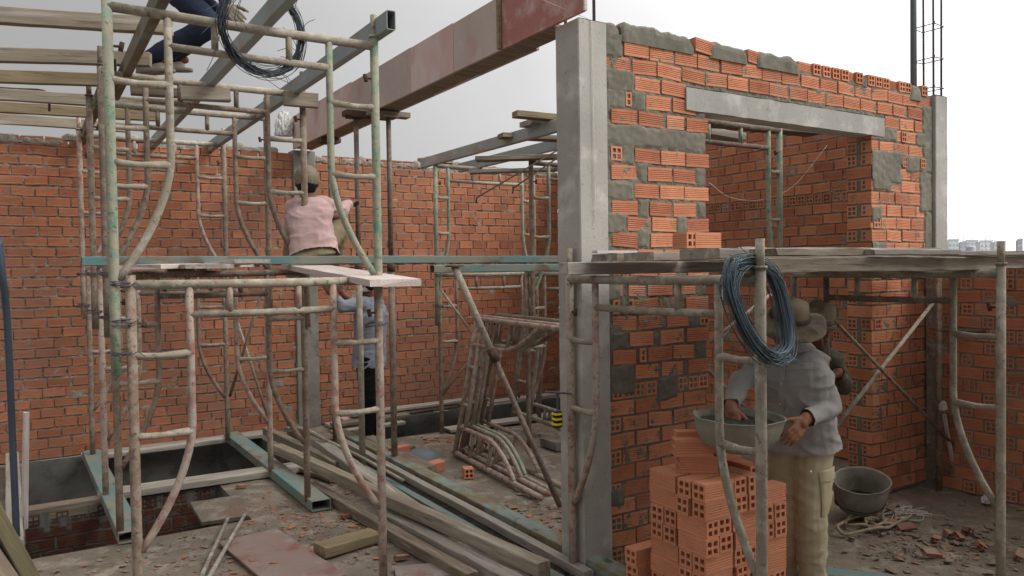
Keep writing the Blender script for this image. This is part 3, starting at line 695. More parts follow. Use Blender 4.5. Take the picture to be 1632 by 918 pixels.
for (lab, x, y, lo, up, Wd) in (('second row left', .437, 5.457, Br, Dk, 1.27), ('third row left', .431, 6.42, Rd, Br, 1.27), ('last row left', .444, 7.94, Br, Rd, 1.24)):
    q = {'second row left': ('directly behind the front left frame', 'beside the seated worker in pink'), 'third row left': ('third row back from the camera', 'third row back from the camera'), 'last row left': ('closest to the back left wall', 'closest to the back left wall')}[lab]
    scaffold('lower brown scaffold frame on the pit boards, ' + q[0], (x + .03, y, 0.05), {'*': Dk, 'post': lo, 'rung': Cm, 'leg': lo}, Wd=Wd - .06)
    scaffold('upper rusty scaffold frame holding the steel joists, ' + q[1], (x - .01, y - .01, 1.31), {'*': up, 'post1': Br, 'top': Cm, 'rail': Br, 'rung': Cm}, Wd=Wd, spig=True, ties=((0, .40), (0, .12), (Wd, .40), (Wd, .1)))
scaffold('lower scaffold frame in the middle, standing on the floor before the back right wall', (3.64, 7.18, 0), {'*': Br, 'rung': Cm, 'top': Cm, 'rail': Cm}, ins=.2)
scaffold('upper greenish scaffold frame in the middle, under the two grey steel joists', (3.60, 7.16, 1.13), {'*': Cm, 'post0': G, 'leg0': G, 'post1': Br, 'leg1': G}, ins=.15, ties=((.02, .52), (.02, .2)))
scaffold('brown scaffold frame behind the concrete column, under the rough planks', (4.05, 6.05, 1.05), {'*': Br, 'rung': Cm, 'leg0': G}, ins=.2)
scaffold('lower brown scaffold frame standing behind the pile of leaning frames', (4.02, 6.10, 0), {'*': Br, 'rung': Cm, 'top': Cm}, ins=.2)
scaffold('bright green scaffold frame in the inner room seen through the doorway', (3.77, 3.97, 1.10), {'*': G, 'top': Dk, 'rail': Dk, 'rung': Cm}, Wd=1.22, ins=.13)
# right hand pair under the deck; width runs along Y
yaw = -math.pi / 2
scaffold('pink stained scaffold frame before the concrete column, blue wire coil on its near post', (2.48, 3.345, 0), {'*': Cm, 'post0': Rd, 'leg0': Rd, 'rail': Cm}, yaw=yaw, H=1.69, Wd=1.275, spig=True, ins=.22)
scaffold('cement splashed scaffold frame at the right edge of the deck', (4.233, 3.26, 0), {'*': Cm, 'post0': Dk, 'leg0': Dk, 'rail': Dk}, yaw=yaw, H=1.69, Wd=1.26, spig=True, ins=.24)
pl = MB(); pl.sweep([(0, 0, 0), (0, 0, 1.64)], .022, 12)
p = thing('steel_post', 'dull steel post standing in the dark corner where the brick walls meet', 'post', (5.735, 3.14, 0)); pl.build('tube', Br, p, True)
m = MB(); m.sweep([(0, 0, 1.2), (.2, -.5, 1.22)], .014, 8); m.build('crossbar', Dk, p, True)
def tube(name, label, cat, pts, r, mat, group=None, seg=12, bend=False):
    m = MB(); m.sweep(smooth_path(pts, 5) if bend else pts, r, seg); return tag(m.build(name, mat, smooth=True), label, cat, group)
b1 = tube('cross_brace', 'grey scaffold brace slanting up to the right in the shaded doorway corner', 'brace', [oy(1487, 483, 3.15), oy(1310, 708, 3.13)], .0135, Cm)
b2 = tube('cross_brace', 'brown scaffold brace slanting down to the right in the shaded doorway corner', 'brace', [oy(1300, 480, 3.11), oy(1525, 715, 3.10)], .0125, Br)
tube('cross_brace', 'thin scaffold brace crossing the doorway behind the worker in the hat', 'brace', [oy(1228, 470, 3.4), oy(1132, 545, 3.5)], .0125, Cm)
tube('cross_brace', 'thin scaffold brace running down behind the cement pan', 'brace', [oy(1128, 590, 3.42), oy(1228, 690, 3.36)], .0125, Cm)
tube('cross_brace', 'thin bar slanting from the middle frame down to the leaning frames', 'brace', [oy(703, 462, 7.1), oy(752, 530, 6.8)], .012, Cm)
tube('cross_brace', 'thin brown bar slanting up from the middle frame foot', 'brace', [oy(705, 630, 7.1), oy(755, 565, 6.9)], .012, Br)
for (a, b, Y, lab, m_) in (((420, 455), (366, 632), 7.0, 'dark slanting brace between the left frames', Dk), ((362, 462), (428, 668), 7.4, 'pale slanting brace between the left frames', Cm)):
    tube('cross_brace', lab, 'brace', [oy(*a, Y), oy(*b, Y)], .0125, m_)
# the long leaning tube with its sleeve
p = thing('leaning_prop', 'two part steel prop leaning diagonally before the stacked frames', 'prop', oz(893, 810, .0))
a = oz(893, 810, .0); b = oy(724, 424, 5.08); mid = a.lerp(b, .62)
m = MB(); m.sweep([V((0, 0, 0.01)), mid - a], .021, 12); m.build('inner_tube', Dk, p, True)
m = MB(); m.sweep([mid - a, b - a], .027, 12); m.build('outer_tube', Cm, p, True)
m = MB(); dv = (b - a).normalized(); m.sweep([mid - a - dv * .05, mid - a + dv * .05], .036, 12); m.sweep([mid - a - dv * .05, mid - a - dv * .05 + V((-.05, -.03, .05)), mid - a + dv * .05], .007, 6); m.build('collar', 'rust', p, True)
m = MB(); m.box((-.05, -.05, -.006), (.05, .05, .006), mp=Matrix.Translation(b - a)); m.build('head_plate', 'rust', p)
# frames stacked on their sides, leaning
A0 = V((3.285, 6.262, .035)); B0 = V((3.129, 4.605, .035)); UPV = V((.23, -.2, 1.24))
zd = (A0 - B0).normalized(); xd = (UPV - zd * UPV.dot(zd)).normalized(); yd = zd.cross(xd)
for i, (dx, dy, dz, m1_, m2_, lab) in enumerate(((0, 0, 0, Rd, Rd, 'nearest pinkish scaffold frame lying on its side and leaning, in the stack beside the column'),
        (.085, .03, .01, Rd, Cm, 'second pinkish scaffold frame leaning on its side in the stack'), (.17, .10, .0, Cm, G, 'green scaffold frame leaning on its side in the stack'),
        (.25, .02, .02, Br, Br, 'farthest rusty scaffold frame leaning on its side in the stack'))):
    mw = Matrix((xd, yd, zd)).transposed().to_4x4(); mw.translation = B0 + V((dx, dy, dz))
    scaffold(lab, None, {'*': m1_, 'leg': m2_, 'stub': Cm, 'rung': Br}, mw=mw, H=1.66, Wd=1.24, ins=.24, group='scaffold frames leaning in a stack')
# a jumble of inverted frames tied upright near the column
for i, (x, y, lean, m1_, lab) in enumerate(((4.15, 5.55, .08, Br, 'brown scaffold frame propped upside down behind the column'), (4.25, 5.3, .16, Cm, 'grey scaffold frame propped upside down behind the column'))):
    mw = Matrix.Translation((x + .3, y, 1.68)) @ Matrix.Rotation(-math.pi / 2 + .3 * i, 4, 'Z') @ Matrix.Rotation(math.pi + lean, 4, 'Y')
    scaffold(lab, None, {'*': m1_, 'rung': Cm}, mw=mw, H=1.66, Wd=1.1, ins=.22, group='scaffold frames propped behind the column')

# ================================================================== STEEL BOX BEAMS
def box_beam(label, p0, p1, w=.05, h=.10, mat='steel_grey', group='steel box beams', cat='steel beam', wall=.004, roll=0.0):
    mw = frame_mat(p0, p1); L = (V(p1) - V(p0)).length; mw = mw @ Matrix.Rotation(roll, 4, 'X')
    m = MB(); a, b = w / 2, h / 2; c = .004
    O = [(-a + c, -b), (a - c, -b), (a, -b + c), (a, b - c), (a - c, b), (-a + c, b), (-a, b - c), (-a, -b + c)]
    I = [(y * (a - wall) / a, z * (b - wall) / b) for y, z in O]
    for k in range(8):
        q = (k + 1) % 8
        m.face([(0, *O[k]), (L, *O[k]), (L, *O[q]), (0, *O[q])]); m.face([(0, *I[k]), (L, *I[k]), (L, *I[q]), (0, *I[q])])
        for x in (0, L): m.face([(x, *O[k]), (x, *O[q]), (x, *I[q]), (x, *I[k])])
    o = link('steel_beam', m.mesh('steel_beam', mat)); o.matrix_world = mw
    return tag(o, label, cat, group)
box_beam('grey steel box joist with its open end sticking out at upper left centre', (1.632, 3.72, 3.002), (1.632, 8.72, 3.005))
box_beam('grey steel box joist crossing behind the worker\'s hand at the top left', (1.06, 2.6, 3.002), (1.10, 8.75, 3.005))
box_beam('rusty steel box joist passing beside the left green scaffold post', (.565, 3.2, 3.002), (.572, 6.2, 3.005), mat='steel_rusty')
box_beam('dark steel box joist with an open end just left of the green post', (.487, 5.40, 3.005), (.487, 8.75, 3.0), mat='steel_rusty')
box_beam('grey steel joist ending on the middle scaffold frame, upper of two beside the column', (3.61, 4.2, 2.84), (3.60, 7.45, 2.845))
box_beam('second grey steel joist behind the column, half hidden by rough planks', (4.15, 4.9, 2.84), (4.13, 7.60, 2.845))
box_beam('turquoise steel beam laid level across the left scaffold, the seat of the worker in pink', (.277, 5.15, 1.785), (2.55, 5.15, 1.785), w=.10, h=.055, mat='teal')
box_beam('turquoise steel beam continuing right to the concrete column at the same height', (2.553, 5.155, 1.783), (4.6, 5.12, 1.78), w=.10, h=.055, mat='teal')
box_beam('lower turquoise steel beam just behind the level one, left of the column', (2.7, 5.45, 1.715), (4.9, 5.40, 1.715), w=.08, h=.06, mat='teal')
box_beam('turquoise steel channel spanning both pits under the left scaffold posts', (.52, 5.40, .04), (.47, 8.15, .04), w=.14, h=.07, mat='teal')
box_beam('turquoise steel channel with open near end beside the heap of planks', (1.735, 5.33, .045), (1.74, 8.2, .04), w=.14, h=.075, mat='teal')
box_beam('large stained turquoise steel beam, longest in the heap, reaching the column foot', (2.60, 7.35, .075), (2.585, 2.9, .065), w=.11, h=.13, mat='teal_stained')
box_beam('narrow turquoise steel tube lying between the planks of the heap', (2.37, 7.2, .035), (2.36, 3.0, .035), w=.06, h=.06, mat='teal')
box_beam('turquoise steel beam on the floor behind the brick stack at the worker\'s feet', (3.22, 2.93, .04), (3.75, 2.30, .04), w=.10, h=.08, mat='teal')

# ================================================================== TIMBER
def plank(label, p0, p1, w, t, mat='wood', group=None, name='plank', cat='plank', roll=0.0, bend=.008, rag=.006, sd=None):
    p0 = V(p0); p1 = V(p1); mw = frame_mat(p0, p1) @ Matrix.Rotation(roll, 4, 'X'); L = (p1 - p0).length
    sd = sd if sd is not None else R.uniform(0, 99); n = max(6, int(L / .07)); m = MB(); c = min(w, t) * .07; rg_ = []
    O = [(-w / 2 + c, -t / 2), (w / 2 - c, -t / 2), (w / 2, -t / 2 + c), (w / 2, t / 2 - c), (w / 2 - c, t / 2), (-w / 2 + c, t / 2), (-w / 2, t / 2 - c), (-w / 2, -t / 2 + c)]
    for i in range(n + 1):
        x = L * i / n; q = []
        for k, (y, z) in enumerate(O):
            dx = rag * 1.5 * NO((y * 60, z * 60, sd)) if i in (0, n) else 0
            q.append(V((x + dx, y + rag * .45 * NO((x * 5, k // 2 * 3, sd)) + bend * .6 * NO((x * .8, 2, sd)), z + rag * .35 * NO((x * 6, k // 4 * 5, sd + 9)) + bend * NO((x * .9, 5, sd)))))
        rg_.append(q)
    for i in range(n):
        for k in range(8): m.face([rg_[i][k], rg_[i][(k + 1) % 8], rg_[i + 1][(k + 1) % 8], rg_[i + 1][k]])
    m.face(rg_[0]); m.face(rg_[-1][::-1])
    o = link(name, m.mesh(name, mat)); o.matrix_world = mw
    return tag(o, label, cat, group)
# joists under the sky, upper left
for i, (y0, x1, y1, mt, lab) in enumerate(((25, 275, 44, 'wood', 'topmost weathered timber joist against the sky at upper left'), (88, 240, 96, 'wood', 'second timber joist from the top at upper left'),
        (122, 172, 129, 'wood_yellow', 'third yellowish timber joist from the top at upper left'), (151, 300, 168, 'wood', 'fourth timber joist from the top, a bent iron bar on it'),
        (172, 250, 186, 'wood_yellow', 'fifth timber joist from the top, close above the back wall'), (190, 205, 204, 'wood', 'lowest timber joist, nearly touching the brick wall top at left'))):
    a = oz(0, y0, 3.10); b = oz(x1, y1, 3.10); d = (b - a).normalized()
    plank(lab, a - d * 2.2, b, .055, .088, mt, 'timber joists over the left room', 'timber_joist', 'joist', rag=.008)
m = MB(); a = oz(0, 140, 3.16); b = oz(60, 143, 3.16)
m.sweep(smooth_path([a - V((.8, 0, 0)), a, b, b + V((.06, 0, -.02)), b + V((.075, 0, -.08)), b + V((.075, 0, -.16))], 4), .009, 8)
tag(m.build('iron_bar', 'rust', smooth=True), 'bent rusty iron bar lying on the timber joists at left', 'bar')
plank('short timber block wired on the scaffold tube under the left joist', oz(208, 144, 2.98) , oz(287, 149, 2.98), .07, .06, 'wood_dark', name='timber_block', cat='block')
plank('short thick timber block wired under the second joist at upper left', oy(287, 149, 5.36), oy(366, 152, 5.36), .06, .085, 'wood', name='timber_block', cat='block')
plank('timber block wired on the scaffold beside the seated worker\'s head', (1.55, 5.40, 2.99 - .07), (1.78, 5.38, 2.99 - .07), .06, .10, 'wood', name='timber_block', cat='block')
# planks on the left scaffold
a = (od(442, 425, 5.35) + od(518, 423, 5.45)) / 2; b = (od(592, 455, 3.78) + od(661, 445, 3.92)) / 2
plank('pale pinkish plank pointing towards the camera at left centre, tilted down', a, b + (b - a) * .02, .27, .035, 'wood_pale', 'planks on the left scaffold', bend=.004)
plank('thin pale board lying flat behind the pink plank at left', (.45, 3.98, 1.737), (1.25, 5.30, 1.755), .20, .022, 'wood_pale', 'planks on the left scaffold')
plank('warped grey board at the left end of the scaffold platform', (.75, 3.90, 1.735), (.80, 5.45, 1.745), .22, .022, 'wood_grey', 'planks on the left scaffold')
plank('thin pale board lying beside the warped grey board on the left platform', (1.0, 4.1, 1.765), (1.05, 5.5, 1.765), .18, .02, 'wood_pale', 'planks on the left scaffold')
tube('short_tube', 'short hollow steel tube end tied to the left green post', 'tube', [od(214, 440, 3.72), od(330, 430, 5.3)], .021, Br)
# rough planks behind the column, up high
for i, (p0, p1, w_, t_, lab) in enumerate((((3.3, 5.15, 2.93), (4.3, 5.05, 2.93), .10, .05, 'rough round ended plank sticking out left of the column top'), ((3.5, 5.7, 2.86), (4.6, 5.5, 2.87), .14, .04, 'dark plank under the steel joist left of the column'),
        ((3.6, 6.3, 2.74), (5.1, 5.2, 2.74), .15, .04, 'grey plank slanting behind the column under the joists'), ((3.7, 6.6, 2.66), (5.3, 5.6, 2.70), .15, .03, 'lower grey plank slanting behind the column'))):
    plank(lab, p0, p1, w_, t_, ('wood_yellow', 'wood_dark', 'wood', 'wood_grey')[i], 'rough planks behind the column')
for i, (a, b, lab) in enumerate((((891, 238), (760, 315), 'thin iron rod slanting down behind the column, upper one'), ((891, 250), (818, 300), 'thin iron rod slanting down behind the column, lower one with a hooked tip'))):
    tube('iron_rod', lab, 'rod', [oy(*a, 5.2), oy(*b, 5.3), oy(b[0] - 1, b[1] + 8, 5.3)], .007, 'rust', seg=7)
# inner room, seen above the doorway: planks and joist
plank('pale plank end lying on the inner scaffold, seen under the lintel', oy(1128, 212, 4.9), oy(1182, 221, 4.75), .22, .06, 'wood_grey', 'planks in the inner room')
plank('dark plank lying across the inner scaffold behind the lintel', (3.6, 4.35, 2.82), (5.8, 4.25, 2.84), .16, .035, 'wood_dark', 'planks in the inner room')
plank('grey plank farther in, across the inner room scaffold', (3.5, 5.3, 2.90), (5.9, 5.2, 2.92), .2, .04, 'wood_grey', 'planks in the inner room')
# the deck on the right
D_ = 'planks of the right hand deck'
plank('heavy grey timber bearer along the front of the right hand deck', (2.36, 2.12, 1.700), (5.75, 2.13, 1.700), .05, .064, 'wood', name='timber_bearer', cat='bearer', rag=.01)
plank('second timber bearer at the back of the deck close to the wall', (2.28, 3.12, 1.700), (5.6, 3.14, 1.700), .06, .064, 'wood_grey', name='timber_bearer', cat='bearer', rag=.01)
for i, (xa, xb, y, z, w_, t_, mt, lab) in enumerate(((2.42, 3.05, 2.98, 1.752, .20, .036, 'wood', 'thick round ended plank on the deck nearest to the column'), (2.40, 2.95, 2.70, 1.752, .20, .04, 'wood_grey', 'pale plank with rounded left end at the start of the deck'),
        (2.50, 4.20, 2.42, 1.756, .24, .044, 'wood_grey', 'long pale thick plank with splintered face in the middle of the deck'), (2.62, 3.30, 2.17, 1.757, .14, .03, 'wood', 'short rough plank at the left front of the deck'),
        (2.95, 4.75, 2.72, 1.785, .26, .022, 'wood_grey', 'thin board lying above the others, the loose brick resting on it'), (3.25, 3.95, 2.14, 1.757, .15, .024, 'wood_grey', 'pale splintered board on the deck front right of the coil'),
        (3.95, 5.5, 2.16, 1.752, .18, .022, 'wood_grey', 'long pale board on the deck front at right'), (4.1, 5.7, 2.45, 1.752, .22, .026, 'wood', 'brown board behind the long pale board on the deck'), (3.1, 5.6, 2.98, 1.752, .22, .03, 'wood_grey', 'grey board at the back of the deck against the brick pier'))):
    plank(lab, (xa, y, z), (xb, y + R.uniform(-.02, .02), z), w_, t_, mt, D_, bend=.004, rag=.012)
m = MB(); m.box((0, -.02, 0), (.26, .02, .012)); o = m.build('straightedge', 'white_plastic'); o.location = oy(948, 400, 2.98); o.location.z = 1.776; tag(o, 'short white metal straightedge lying on the deck beside the column', 'tool')
# boards over the pits
plank('long dusty board across the pits at the foot of the back left wall', (.40, 8.18, .012), (2.20, 8.20, .02), .22, .04, 'wood_grey', 'boards over the pits')
plank('long grey board over the pit partition under the scaffold posts', (.42, 6.56, .035), (1.95, 6.56, .03), .2, .05, 'wood_grey', 'boards over the pits')
plank('rough edge timber along the pit partition at far left', (-.30, 6.56, -.02), (.44, 6.56, -.02), .12, .10, 'wood_dark', 'boards over the pits')
m = MB(); Q = [oz(303, 806, -.05), oz(383, 793, -.0), oz(397, 827, .006), oz(322, 838, -.05)]
m.face([q + V((0, 0, .025)) for q in Q]); m.face(Q[::-1])
for k in range(4): m.face([Q[k], Q[(k + 1) % 4], Q[(k + 1) % 4] + V((0, 0, .025)), Q[k] + V((0, 0, .025))])
tag(m.build('cement_board', 'floor'), 'small cement plate bridging the right corner of the open pit', 'board')
# heap of timber in the middle
HP = 'planks in the heap on the floor'
for lab, p0, p1, w_, t_, mt in (
    ('long grey timber on top of the heap running to the bottom of the photo', (1.80, 6.70, .185), (2.262, 3.30, .13), .085, .08, 'wood'),
    ('broad pale timber in the middle of the heap, its square end raised', (2.19, 6.78, .165), (2.19, 4.3, .05), .11, .07, 'wood_grey'),
    ('thick brown timber with square end beside the large turquoise beam', (2.735, 7.25, .08), (2.725, 5.6, .06), .12, .12, 'wood_dark'),
    ('pale narrow timber lying between the turquoise tube and the large beam', (2.49, 7.05, .10), (2.475, 3.2, .08), .06, .05, 'wood_grey'),
    ('mouldy brown board along the bottom of the heap', (2.30, 6.65, .03), (2.20, 4.4, .03), .06, .05, 'wood_yellow'),
    ('dark greenish timber under the top timber of the heap', (1.84, 5.9, .035), (2.00, 3.6, .035), .08, .07, 'wood_dark'),
    ('pale short timber emerging under the top timber near the photo bottom', (2.02, 4.9, .045), (2.14, 3.35, .05), .09, .07, 'wood_grey'),
    ('grey timber along the left side of the heap by the turquoise channel', (2.03, 7.95, .10), (2.13, 6.1, .10), .07, .08, 'wood'),
    ('yellowish offcut under the heap beside the scaffold post', (1.98, 6.55, .03), (2.10, 6.0, .03), .16, .03, 'wood_yellow'),
    ('upright dark board edge at the left back of the heap', (2.28, 8.0, .1), (2.25, 7.3, .08), .05, .16, 'wood_dark')):
    plank(lab, p0, p1, w_, t_, mt, HP)
tube('bent_pipe', 'thin grey bent pipe lying over the heap of timber', 'pipe', [(2.02, 7.25, .22), (2.15, 7.0, .23), (2.30, 6.2, .17), (2.40, 5.4, .10)], .014, Cm, bend=True)
tube('bent_pipe', 'thin grey pipe end lying on the left tip of the heap', 'pipe', [(2.0, 7.15, .26), (2.12, 6.9, .27), (2.2, 6.6, .22)], .016, Cm, bend=True)
# single pieces on the floor
plank('stained red and grey formwork board lying on the floor at lower left', (1.16, 5.05, .02), (1.27, 4.05, .02), .38, .014, 'floor_board', name='formwork_board', cat='board')
plank('short thick wood offcut lying on the floor in the left foreground', (1.44, 4.48, .04), (1.82, 4.55, .04), .15, .06, 'wood_yellow', name='wood_offcut', cat='offcut')
plank('small reddish board lying at the bottom beside the scaffold foot', (1.70, 3.95, .012), (2.0, 3.85, .012), .2, .014, 'floor_board', name='formwork_board', cat='board')
tube('bamboo_stick', 'left of two thin grey sticks lying crossed on the floor at lower left', 'stick', [oz(364, 824, .05), oz(318, 925, .02)], .012, 'wood_grey')
tube('bamboo_stick', 'right of two thin grey sticks lying crossed on the floor at lower left', 'stick', [oz(390, 820, .03), oz(330, 925, .05)], .012, 'wood_grey')
plank('long board lying along the trench edge behind the leaning frames', (3.7, 7.18, .03), (5.9, 7.12, .05), .2, .03, 'wood_grey', 'boards along the back trench')
WT = 'boards stacked along the back trench'
for i, (xa, xb, y, z, lab) in enumerate(((2.75, 4.0, 8.22, .02, 'lowest board along the foot of the back wall'), (2.9, 4.3, 8.18, .07, 'reddish board resting on the lowest board by the back wall'), (3.0, 4.45, 8.14, .12, 'pale board on top of the boards by the back wall'),
        (4.2, 5.9, 8.15, .06, 'long board at the right end of the back wall foot'), (2.7, 3.5, 7.9, .0, 'short board over the trench behind the standing worker'), (2.74, 3.6, 8.0, .06, 'dark board over the trench behind the standing worker'))):
    plank(lab, (xa, y, z), (xb, y - .06, z + .03), .16, .03, ('wood_grey', 'red_board', 'wood_grey', 'ply_grey', 'wood_grey', 'wood_dark')[i], WT)
plank('two short battens of dark wood on the floor before the trench', oz(595, 726, .03), oz(660, 713, .03), .05, .05, 'wood_dark', name='batten', cat='batten')
tube('iron_bar', 'short dark iron bar lying on the floor right of the heap', 'bar', [oz(750, 808, .015), oz(812, 837, .015)], .016, 'rust')
plank('grey brick sized block lying on the floor near the column at mid right', oz(868, 703, .05), oz(893, 711, .05), .10, .08, 'old_concrete', name='concrete_block', cat='block')
# left edge: blue pipe, stick and bottom left timbers
tube('plastic_pipe', 'blue grey plastic pipe rising at the left edge of the photo', 'pipe', [od(-2, 380, 4.6), od(4, 440, 4.6), od(12, 520, 4.7), (od(20, 700, 4.8)), od(27, 870, 4.8)], .0205, 'pvc', bend=True)
p = od(41, 870, 5.2); q = od(41, 657, 5.2)
plank('thin pale wooden stake standing upright at lower left', (p.x, p.y, 0), (q.x + .001, q.y, q.z), .03, .03, 'wood_pale', name='wooden_stake', cat='stake', bend=.003)
plank('thick mossy timber rail slanting down at the bottom left corner', od(-52, 745, 2.7), od(66, 960, 2.5), .05, .08, 'wood_mossy', name='timber_rail', cat='rail', roll=.3)
plank('pale worn timber rail below the mossy one at the bottom left corner', od(-55, 825, 2.6), od(50, 985, 2.45), .05, .07, 'wood_dark', name='timber_rail', cat='rail', roll=.3)
plank('pale plank standing at the left end of the pit by the photo edge', (-.14, 8.2, .1), (-.10, 5.6, .05), .1, .06, 'wood_grey')

# ================================================================== WIRE COILS, TAPE, ROPE
def coil(name, label, cpts, n, spread, r, mat, loose=6, seed=3):
    rg = random.Random(seed); m = MB()
    base = [V(p) for p in cpts]; c = sum(base, V()) / len(base)
    for k in range(n):
        off = V((rg.gauss(0, spread), rg.gauss(0, spread), rg.gauss(0, spread))); s = 1 + rg.gauss(0, spread * 1.6); ph = rg.uniform(0, 6)
        P_ = [c + (p - c) * (s + .02 * math.sin(i * 1.3 + ph)) + off + V((0, 0, spread * .5 * math.sin(i + ph))) for i, p in enumerate(base)]
        P_ = smooth_path(P_ + P_[:1], 4); m.sweep(P_, r, 5, closed=False)
    for k in range(loose):
        i = rg.randrange(len(base)); p = base[i]; t = (base[(i + 1) % len(base)] - p)
        d = V((rg.uniform(-1, 1), rg.uniform(-.3, .3), rg.uniform(-1, .6))) * .07
        m.sweep(smooth_path([p, p + t * .5 + d * .3, p + t + d, p + t * 1.3 + d * 1.8], 4), r * .9, 5)
    return tag(m.build(name, mat, smooth=True), label, 'wire coil')
c = od(414, 52, 3.83); uu = V((1, .1, 0)).normalized()
coil('wire_coil', 'black iron wire coil hanging on the top tube of the front left scaffold', [c + uu * .205 * math.cos(t) + V((0, -.05, 0)) + V((0, .02 * math.cos(t), .212 * math.sin(t))) for t in [i * 2 * math.pi / 14 for i in range(14)]], 46, .010, .0017, 'wire', 26)
cp = [(1168, 424, 3.03), (1160, 446, 3.00), (1167, 482, 2.98), (1183, 520, 2.98), (1207, 556, 3.0), (1232, 572, 3.06), (1250, 560, 3.12), (1252, 530, 3.16), (1246, 496, 3.18), (1238, 462, 3.18), (1226, 436, 3.16), (1205, 421, 3.12), (1184, 418, 3.07)]
coil('wire_coil', 'blue grey wire coil hanging under the deck on the near scaffold post', [od(x + 2, y, d) for x, y, d in cp], 95, .0135, .0019, 'wire_blue', 16, 5)
t = thing('tape_measure', 'small black and yellow tape measure hanging on the left side of the column', 'tape measure', oy(889, 668, 3.28))
m = MB(); m.box((-.022, -.02, -.045), (.022, .02, .045)); o = m.build('case', 'black_plastic', t); bv = o.modifiers.new('b', 'BEVEL'); bv.width = .012; bv.segments = 3
m = MB()
for z in (-.03, -.003, .024): m.box((-.0245, -.0215, z), (.012, .0215, z + .011))
m.build('yellow_bands', 'yellow_plastic', t)
m = MB(); m.sweep([(0, 0, .045), (0, .002, .14)], .006, 6); m.sweep([(-.09, -.01, .155), (.09, .0, .125)], .006, 6); m.build('blade', 'rebar', t)
m = MB(); rg = random.Random(9); ce = oz(1345, 828, .02)
pts = []
for k in range(46):
    a = k * .55; rr = .10 + .06 * math.sin(k * .31) + rg.uniform(-.02, .02)
    pts.append((ce.x + rr * 1.6 * math.cos(a) + .004 * k, ce.y + rr * .8 * math.sin(a) - .15, .02 + .012 * (k % 3)))
m.sweep(smooth_path(pts, 4), .0095, 8); tag(m.build('rope', 'rope', smooth=True), 'loosely coiled pale hose lying on the floor before the cement bucket', 'rope')
tube('string_line', 'thin pale string sagging through the doorway opening', 'string', [oy(1130, 291, 3.45), oy(1165, 315, 3.9), oy(1215, 318, 4.0), oy(1265, 296, 4.0), oy(1318, 232, 3.9)], .0016, 'string', bend=True, seg=5)

# ================================================================== PANS AND BUCKETS
def pan(label, loc, rx, ry, h, mat='bucket', fill=None, tilt=(0, 0), name='cement_pan'):
    t = thing(name, label, 'bucket', loc); t.rotation_euler = (tilt[0], tilt[1], 0)
    pr = [(0.0, .0), (.30, .015), (.52, .06), (.74, .2), (.90, .48), (.97, .8), (1.0, 1.0), (1.02, 1.02), (.99, 1.03), (.95, .98), (.88, .6), (.78, .28), (.6, .12), (0, .08)]
    m = MB(); m.lathe([(r, z * h) for r, z in pr], 40, sx=rx, sy=ry)
    m.v = [(x * (1 + .03 * NO((x * 9, y * 9, z * 6))), y * (1 + .03 * NO((y * 9, x * 9, 4))), z + .010 * NO((x * 7, y * 7, 3)) * (z / h)) for x, y, z in m.v]
    m.build('body', mat, t, smooth=True)
    if fill:
        f = MB(); n = 14
        for i in range(n):
            for k in range(28):
                a0, a1 = 2 * math.pi * k / 28, 2 * math.pi * (k + 1) / 28; q = []
                for rr, a in ((i / n, a0), ((i + 1) / n, a0), ((i + 1) / n, a1), (i / n, a1)):
                    x, y = rx * .89 * rr * math.cos(a), ry * .89 * rr * math.sin(a)
                    q.append((x, y, h * fill + .02 * NO((x * 8, y * 8, 1)) + .008 * NO((x * 25, y * 25, 2))))
                f.face(q)
        f.build('mortar_fill', 'wet_mortar', t, smooth=True)
    return t
PANP = od(1174, 668, 3.62)
pan('wide grey pan of wet mortar held by the worker in the hat', (PANP.x, PANP.y, PANP.z - .150), .242, .18, .165, fill=.82, tilt=(.08, .05))
q = oz(1352, 815, 0)
pan('large grey cement bucket standing on the floor behind the worker in the hat', (q.x - .03, q.y - .10, .03), .20, .17, .235, fill=.35, tilt=(.2, -.16))
q = oz(680, 742, 0)
pan('grey metal basin lying upside down on the floor by loose bricks', (q.x, q.y + .1, .125), .17, .17, .12, 'galvanized', tilt=(math.pi, 0))

# ================================================================== LOOSE BRICKS
def brick_mesh(L=.18, Hh=.08, gd=.0028):
    m = MB(); a = Hh / 2; l = L / 2; lines = [-a, -.029, -.006, .006, .029, a]
    hole = lambda i, j: i % 2 == 1 and j % 2 == 1
    for x in (-l, l):
        for i in range(5):
            for j in range(5):
                if not hole(i, j): m.face([(x, lines[i], lines[j]), (x, lines[i + 1], lines[j]), (x, lines[i + 1], lines[j + 1]), (x, lines[i], lines[j + 1])])
    for i in (1, 3):
        for j in (1, 3):
            y0, y1, z0, z1 = lines[i], lines[i + 1], lines[j], lines[j + 1]
            for q in (((y0, z0), (y1, z0)), ((y1, z0), (y1, z1)), ((y1, z1), (y0, z1)), ((y0, z1), (y0, z0))):
                m.face([(-l, *q[0]), (l, *q[0]), (l, *q[1]), (-l, *q[1])])
    for sg in (-1, 1):
        for k in range(len(GRO) - 1):
            (k0, g0), (k1, g1) = GRO[k], GRO[k + 1]
            m.face([(-l, sg * (a + g0 * gd), -a + Hh * k0), (l, sg * (a + g0 * gd), -a + Hh * k0), (l, sg * (a + g1 * gd), -a + Hh * k1), (-l, sg * (a + g1 * gd), -a + Hh * k1)])
        m.face([(-l, -a, sg * a), (l, -a, sg * a), (l, a, sg * a), (-l, a, sg * a)])
    return m.mesh('brick', 'clay_new')
BM = brick_mesh(); BM2 = brick_mesh(.10)
def shard_mesh():
    me = brick_mesh(.10); rr = random.Random(4)
    for v in me.vertices:
        k = v.co * 22; v.co += V((NO((k.x, k.y, k.z)) * .016 - (.03 if v.co.x > 0 and v.co.y > 0 else 0), NO((k.y, k.z, 3)) * .006, NO((k.z, k.x, 5)) * .006))
    me.materials.clear(); me.materials.append(MATS['clay_dusty']); return me
